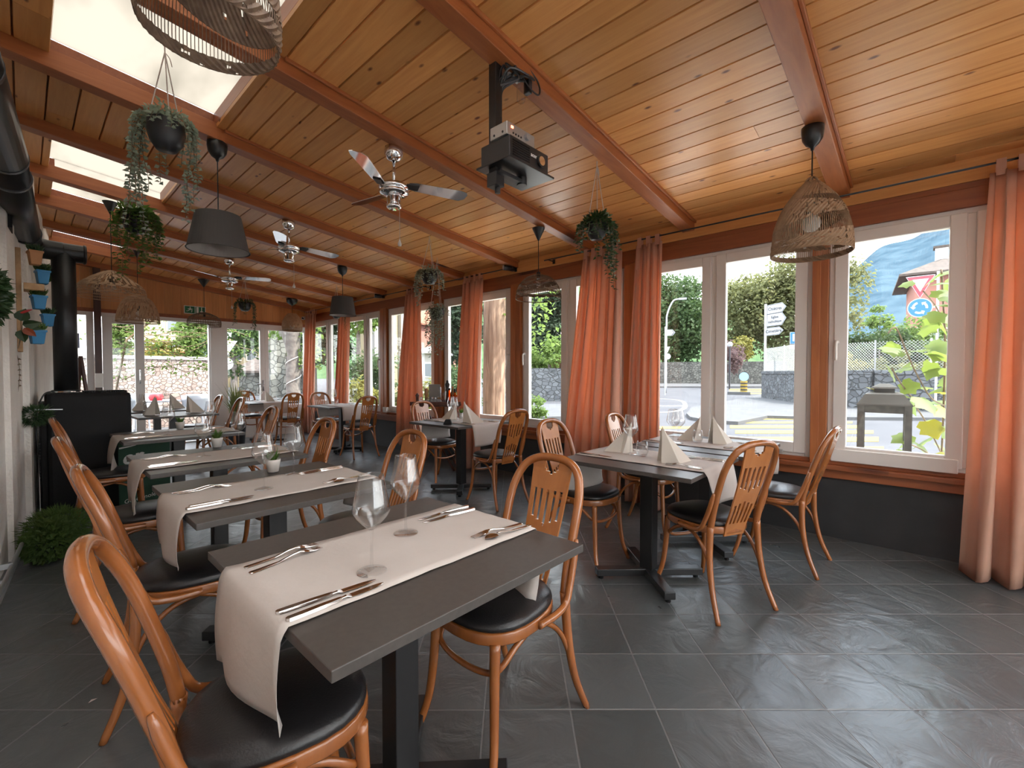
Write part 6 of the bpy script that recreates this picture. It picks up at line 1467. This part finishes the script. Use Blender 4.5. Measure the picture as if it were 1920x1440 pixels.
# direction signpost
D = 27.0; sg = sign_root('direction_signpost', 1434, D, 'grey post with three white direction signs', 'road sign'); s = D/FPX
zz = lambda py: at(1434,py,D).z-GZ
m = MB(); m.cyl((0,.08,0),(0,.08,zz(570)), .07, 12); m.build('post', M['galv'], sg)
for (y0, y1, x1, lines, tilt) in ((572,592,33,('Chiètres',),.10),(588,614,33,('Eglise','catholique'),.06),(614,631,29,('Cimetière',),.04)):
    a, b = zz(y1)+.05, zz(y0)-.02; w0, w1 = .05, x1*s*1.0; mid = (a+b)/2; o_ = MB()
    hexw(o_, [(w0,a-.02),(w1-.22,a+tilt),(w1,mid+tilt*1.6),(w1-.22,b+tilt*1.2),(w0,b-.02)], .03); pn = o_.build('arrow_plate', M['signwhite'], sg)
    o_ = MB(); cc = [(w0+.03,a+.01),(w1-.235,a+tilt+.03),(w1-.045,mid+tilt*1.6),(w1-.235,b+tilt*1.2-.03),(w0+.03,b-.05)]; o_.tube([(u,-.033,v) for u, v in cc], .012, 4, closed=True); o_.build('outline', M['ink'], pn)
    for i, tx in enumerate(lines):
        text(tx, .25 if len(lines) == 1 else .21, pn, M['ink'], Matrix.Translation((w0+(w1-w0)*.42, -.035, mid+tilt*.5+(0 if len(lines) == 1 else (.13 if i == 0 else -.13)))) @ Matrix.Rotation(R_(90),4,'X') @ Matrix.Rotation(R_(6),4,'Z') @ Matrix.Diagonal((.80,1,1,1)), bold=.006)
# left direction sign at the lamp
sg = sign_root('direction_signpost', 1247, 30, 'white post with one blank white arrow sign near the street lamp', 'road sign'); m = MB(); m.cyl((0,.05,0),(0,.05,4.6), .05, 8); m.build('post', M['galv'], sg)
z_ = at(1247,624,30).z-GZ; m = MB(); hexw(m, [(0,z_-.2),(.45,z_-.2),(.62,z_),(.45,z_+.2),(0,z_+.2)], .03); pn = m.build('arrow_plate', M['signwhite'], sg); m = MB(); m.tube([(.4,-.033,z_-.17),(.56,-.033,z_),(.4,-.033,z_+.17)], .02, 4); m.build('chevron', M['ink'], pn)
z2 = at(1247,660,30).z-GZ; m = MB(); hexw(m, [(-.0,z2+.35),(.3,z2+.35),(.15,z2-.05)], .02); m.cyl((.15,0,z2-.3),(.15,-.02,z2-.3), .2, 20); m.build('back_plates', M['galv'], sg)
# parking sign
sg = sign_root('parking_sign', 1493, 24, 'blue parking sign on a white post', 'road sign'); z0 = at(1493,644,24).z-GZ; z1 = at(1493,623,24).z-GZ; m = MB(); m.cyl((0,.05,0),(0,.05,z1), .035, 8); m.build('post', M['signwhite'], sg)
m = MB(); m.box(-.32,.32,-.005,.015,z0-.02,z1+.02); p_ = m.build('plate', M['signwhite'], sg); m = MB(); m.box(-.29,.29,-.01,-.005,z0,z1); m.build('field', M['signblue'], p_)
text('P', .52, p_, M['signwhite'], Matrix.Translation((-.08,-.014,(z0+z1)/2)) @ Matrix.Rotation(R_(90),4,'X'), bold=.02); m = MB(); m.box(.10,.22,-.014,-.011,z0+.10,z0+.22); m.build('disc_mark', M['signwhite'], p_)
m = MB(); m.box(-.32,.32,-.005,.015,z0-.28,z0-.05); m.build('sub_plate', M['signwhite'], sg)
# street lamp, bollard, dark post
sg = sign_root('street_lamp', 1249, 34, 'white curved street lamp beside the rust curtain', 'street lamp'); hz_ = at(1260,562,34).z-GZ; m = MB(); m.tube(spline([(0,0,0),(0,0,hz_*.7),(.06,0,hz_*.85),(.45,0,hz_*.98),(.9,0,hz_)], 6), .06, 8); m.build('pole', M['signwhite'], sg, smooth=True); m = MB(); m.box(.85,1.4,-.12,.12,hz_-.06,hz_+.08); m.build('lamp_head', M['signwhite'], sg)
sg = sign_root('traffic_bollard', 1395, 31, 'yellow and black striped bollard with a blue arrow disc', 'bollard'); m = MB(); m.lathe([(0,.2),(.22,.2),(.22,.95),(0,.95)], 16); m.build('body', M['yellow'], sg); m = MB(); [m.lathe([(.225,.3+.22*k),(.225,.39+.22*k)], 16) for k in range(3)]; m.build('stripes', M['ink'], sg); m = MB(); m.box(-1.0,.4,-.5,.5,0,.2); m.build('kerb_base', M['pavement'], sg)
m = MB(); m.cyl((0,0,1.25),(0,-.02,1.25), .3, 20); m.build('disc', mat('pale_blue_disc', (.25,.45,.62), .4), sg)
sg = sign_root('garden_lamp', 1368, 42, 'thin dark post with a white globe before the rubble wall', 'lamp post'); m = MB(); m.cyl((0,0,0),(0,0,3.9), .07, 8); m.build('post', M['ink'], sg); m = MB(); m.lathe([(0,3.9),(.2,4.0),(.25,4.2),(.15,4.4),(0,4.45)], 12); m.build('globe', M['signwhite'], sg)
# lantern just outside the right window
ln = empty('garden_lantern', (4.82, .232, .42), R_(3), 'weathered black metal lantern standing outside the right window', 'lantern'); W = .148
for sx in (-1,1):
    for sy in (-1,1): m = MB(); m.box(sx*W-.022,sx*W+.022,sy*W-.022,sy*W+.022,0,.60); m.build('post', M['ironold'] if 'ironold' in M else M.setdefault('ironold', mat('weathered_iron', (.045,.048,.045), .6, noise=((.10,.10,.09), 20))), ln)
IR = M['ironold']
for sy in (-1,1):
    m = MB(); y = sy*W; m.prism([(-W,.60),(-W,.535),(-W*.8,.56),(-W*.4,.58),(0,.586),(W*.4,.58),(W*.8,.56),(W,.535),(W,.60)], .012, lambda u, v, w: (u, y+w, v)); m.box(-.008,.008,y-.006,y+.008,.02,.58); m.box(-W,W,y-.006,y+.008,.20,.214); m.box(-W,W,y-.01,y+.01,0,.03); m.build('window_bars', IR, ln)
    m = MB(); m.box(-.005,.005,-W,W,.0,.012); m.box(-.005,.005,W-.01,W,.0,.02); m.build('side_bars', IR, ln)
for sx in (-1,1):
    m = MB(); x = sx*W; m.box(x-.006,x+.006,-W,W,.54,.60); m.box(x-.006,x+.006,-W,W,0,.03); m.build('side_rail', IR, ln)
def pyr(m, w0, z0, w1, z1): m.hexa([(-w0,-w0,z0),(w0,-w0,z0),(w0,w0,z0),(-w0,w0,z0),(-w1,-w1,z1),(w1,-w1,z1),(w1,w1,z1),(-w1,w1,z1)])
M['leadgrey'] = mat('lead_grey_roof', (0.04,0.04,0.038), .6, noise=((0.06,0.06,0.057), 6))
m = MB(); pyr(m,.178,.60,.172,.612); pyr(m,.172,.612,.150,.645); pyr(m,.150,.645,.122,.69); pyr(m,.122,.69,.09,.705); m.build('roof', M['leadgrey'], ln)
m = MB(); m.box(-.065,.065,-.065,.065,.70,.735); pyr(m,.088,.735,.078,.748); pyr(m,.078,.748,.03,.775); m.build('chimney', M['leadgrey'], ln)
m = MB(); m.box(-.22,.22,-.22,.22,-.62,0); m.build('plinth', M['pavement'], ln)
# vine outside the right window
vr = empty('climbing_vine', (0,0,0), 0, 'climbing vine with large yellow-green leaves outside the right window', 'vine'); st_ = MB(); lf = MB(); ly = MB(); rnd = random.Random(33)
def vine_leaf(m, p, S, rnd):
    d = Vector((rnd.uniform(-1,1), rnd.uniform(-1,1), rnd.uniform(-.8,.1))).normalized(); n = Vector((rnd.uniform(-.7,.1), rnd.uniform(-.6,.2), .8)); s = d.cross(n).normalized(); n = s.cross(d)
    out = [(0,0),(-.10,.30),(.15,.52),(.32,.42),(.55,.55),(.68,.28),(1,0),(.68,-.28),(.55,-.55),(.32,-.42),(.15,-.52),(-.10,-.30)]
    vs = [p+d*(S*u)+s*(S*v)-n*(S*.30*abs(v)**1.5+S*.12*u*u) for u, v in out]+[p+d*S*.35]
    m.add(vs, [(k, (k+1) % 12, 12) for k in range(12)])
stems = [[at(1762,900,4.0),at(1768,800,4.0),at(1772,640,4.0),at(1768,560,4.0),at(1765,505,4.0)], [at(1770,760,4.0),at(1745,745,3.9),at(1718,700,3.85),at(1700,660,3.8),at(1680,615,3.8),at(1665,625,3.8)],
 [at(1775,620,4.1),at(1755,575,4.0),at(1730,545,3.9)], [at(1722,760,3.9),at(1690,720,3.8),at(1672,690,3.8)], [at(1765,850,4.0),at(1735,790,3.9),at(1715,760,3.8)], [at(1765,880,4.0),at(1740,850,3.9),at(1700,830,3.8)], [at(1800,900,4.1),at(1815,780,4.1),at(1822,650,4.1),at(1830,560,4.1)]]
for q, P in enumerate(stems): st_.tube(spline(P, 5), .008 if q in (0,6) else .006, 6)
LP = [(1758,514,.12),(1776,508,.12),(1712,528,.09),(1764,530,.12),(1785,525,.12),(1780,548,.13),(1768,556,.13),(1758,572,.12),(1790,590,.14),(1765,586,.14),(1762,600,.14),(1770,640,.15),(1745,610,.12),(1672,652,.12),(1690,658,.13),(1668,690,.14),(1700,688,.13),(1735,655,.12),(1765,662,.14),(1745,680,.14),
 (1768,690,.15),(1650,735,.18),(1675,740,.15),(1735,725,.14),(1765,735,.14),(1725,745,.16),(1755,760,.16),(1710,752,.13),(1740,790,.14),(1770,800,.13),(1705,815,.13),(1720,835,.14),(1745,820,.15),(1755,850,.16),(1770,870,.15),(1695,845,.10),(1740,870,.13),(1712,715,.12),(1780,705,.14),(1848,600,.14),(1850,650,.13),(1846,700,.14),(1850,760,.13),(1847,820,.12),(1780,770,.13),(1790,840,.12)]
for q, (px, py, S) in enumerate(LP): vine_leaf(ly if q in (21,24,28,33,26) else lf, at(px, py, 3.85+rnd.uniform(-.12,.2)), S*1.2, rnd)
for q, (px, py, S) in enumerate(LP[10:38:2]): vine_leaf(lf, at(px+rnd.uniform(-12,12), py+rnd.uniform(-14,14), 4.0+rnd.uniform(-.1,.2)), S*.95, rnd)
st_.build('stems', M['stem'], vr, smooth=True)
M['vineleaf'] = mat('vine_leaf', (0.0648,0.115,0.0288), .55, noise=((0.0936,0.144,0.036), 9), trans=((0.216,0.288,0.0432), .45)); M['vineyellow'] = mat('yellow_vine_leaf', (0.216,0.202,0.0216), .55, noise=((0.173,0.187,0.0216), 9), trans=((0.36,0.331,0.036), .45))
lf.build('leaves', M['vineleaf'], vr, smooth=True); ly.build('yellow_leaves', M['vineyellow'], vr, smooth=True)
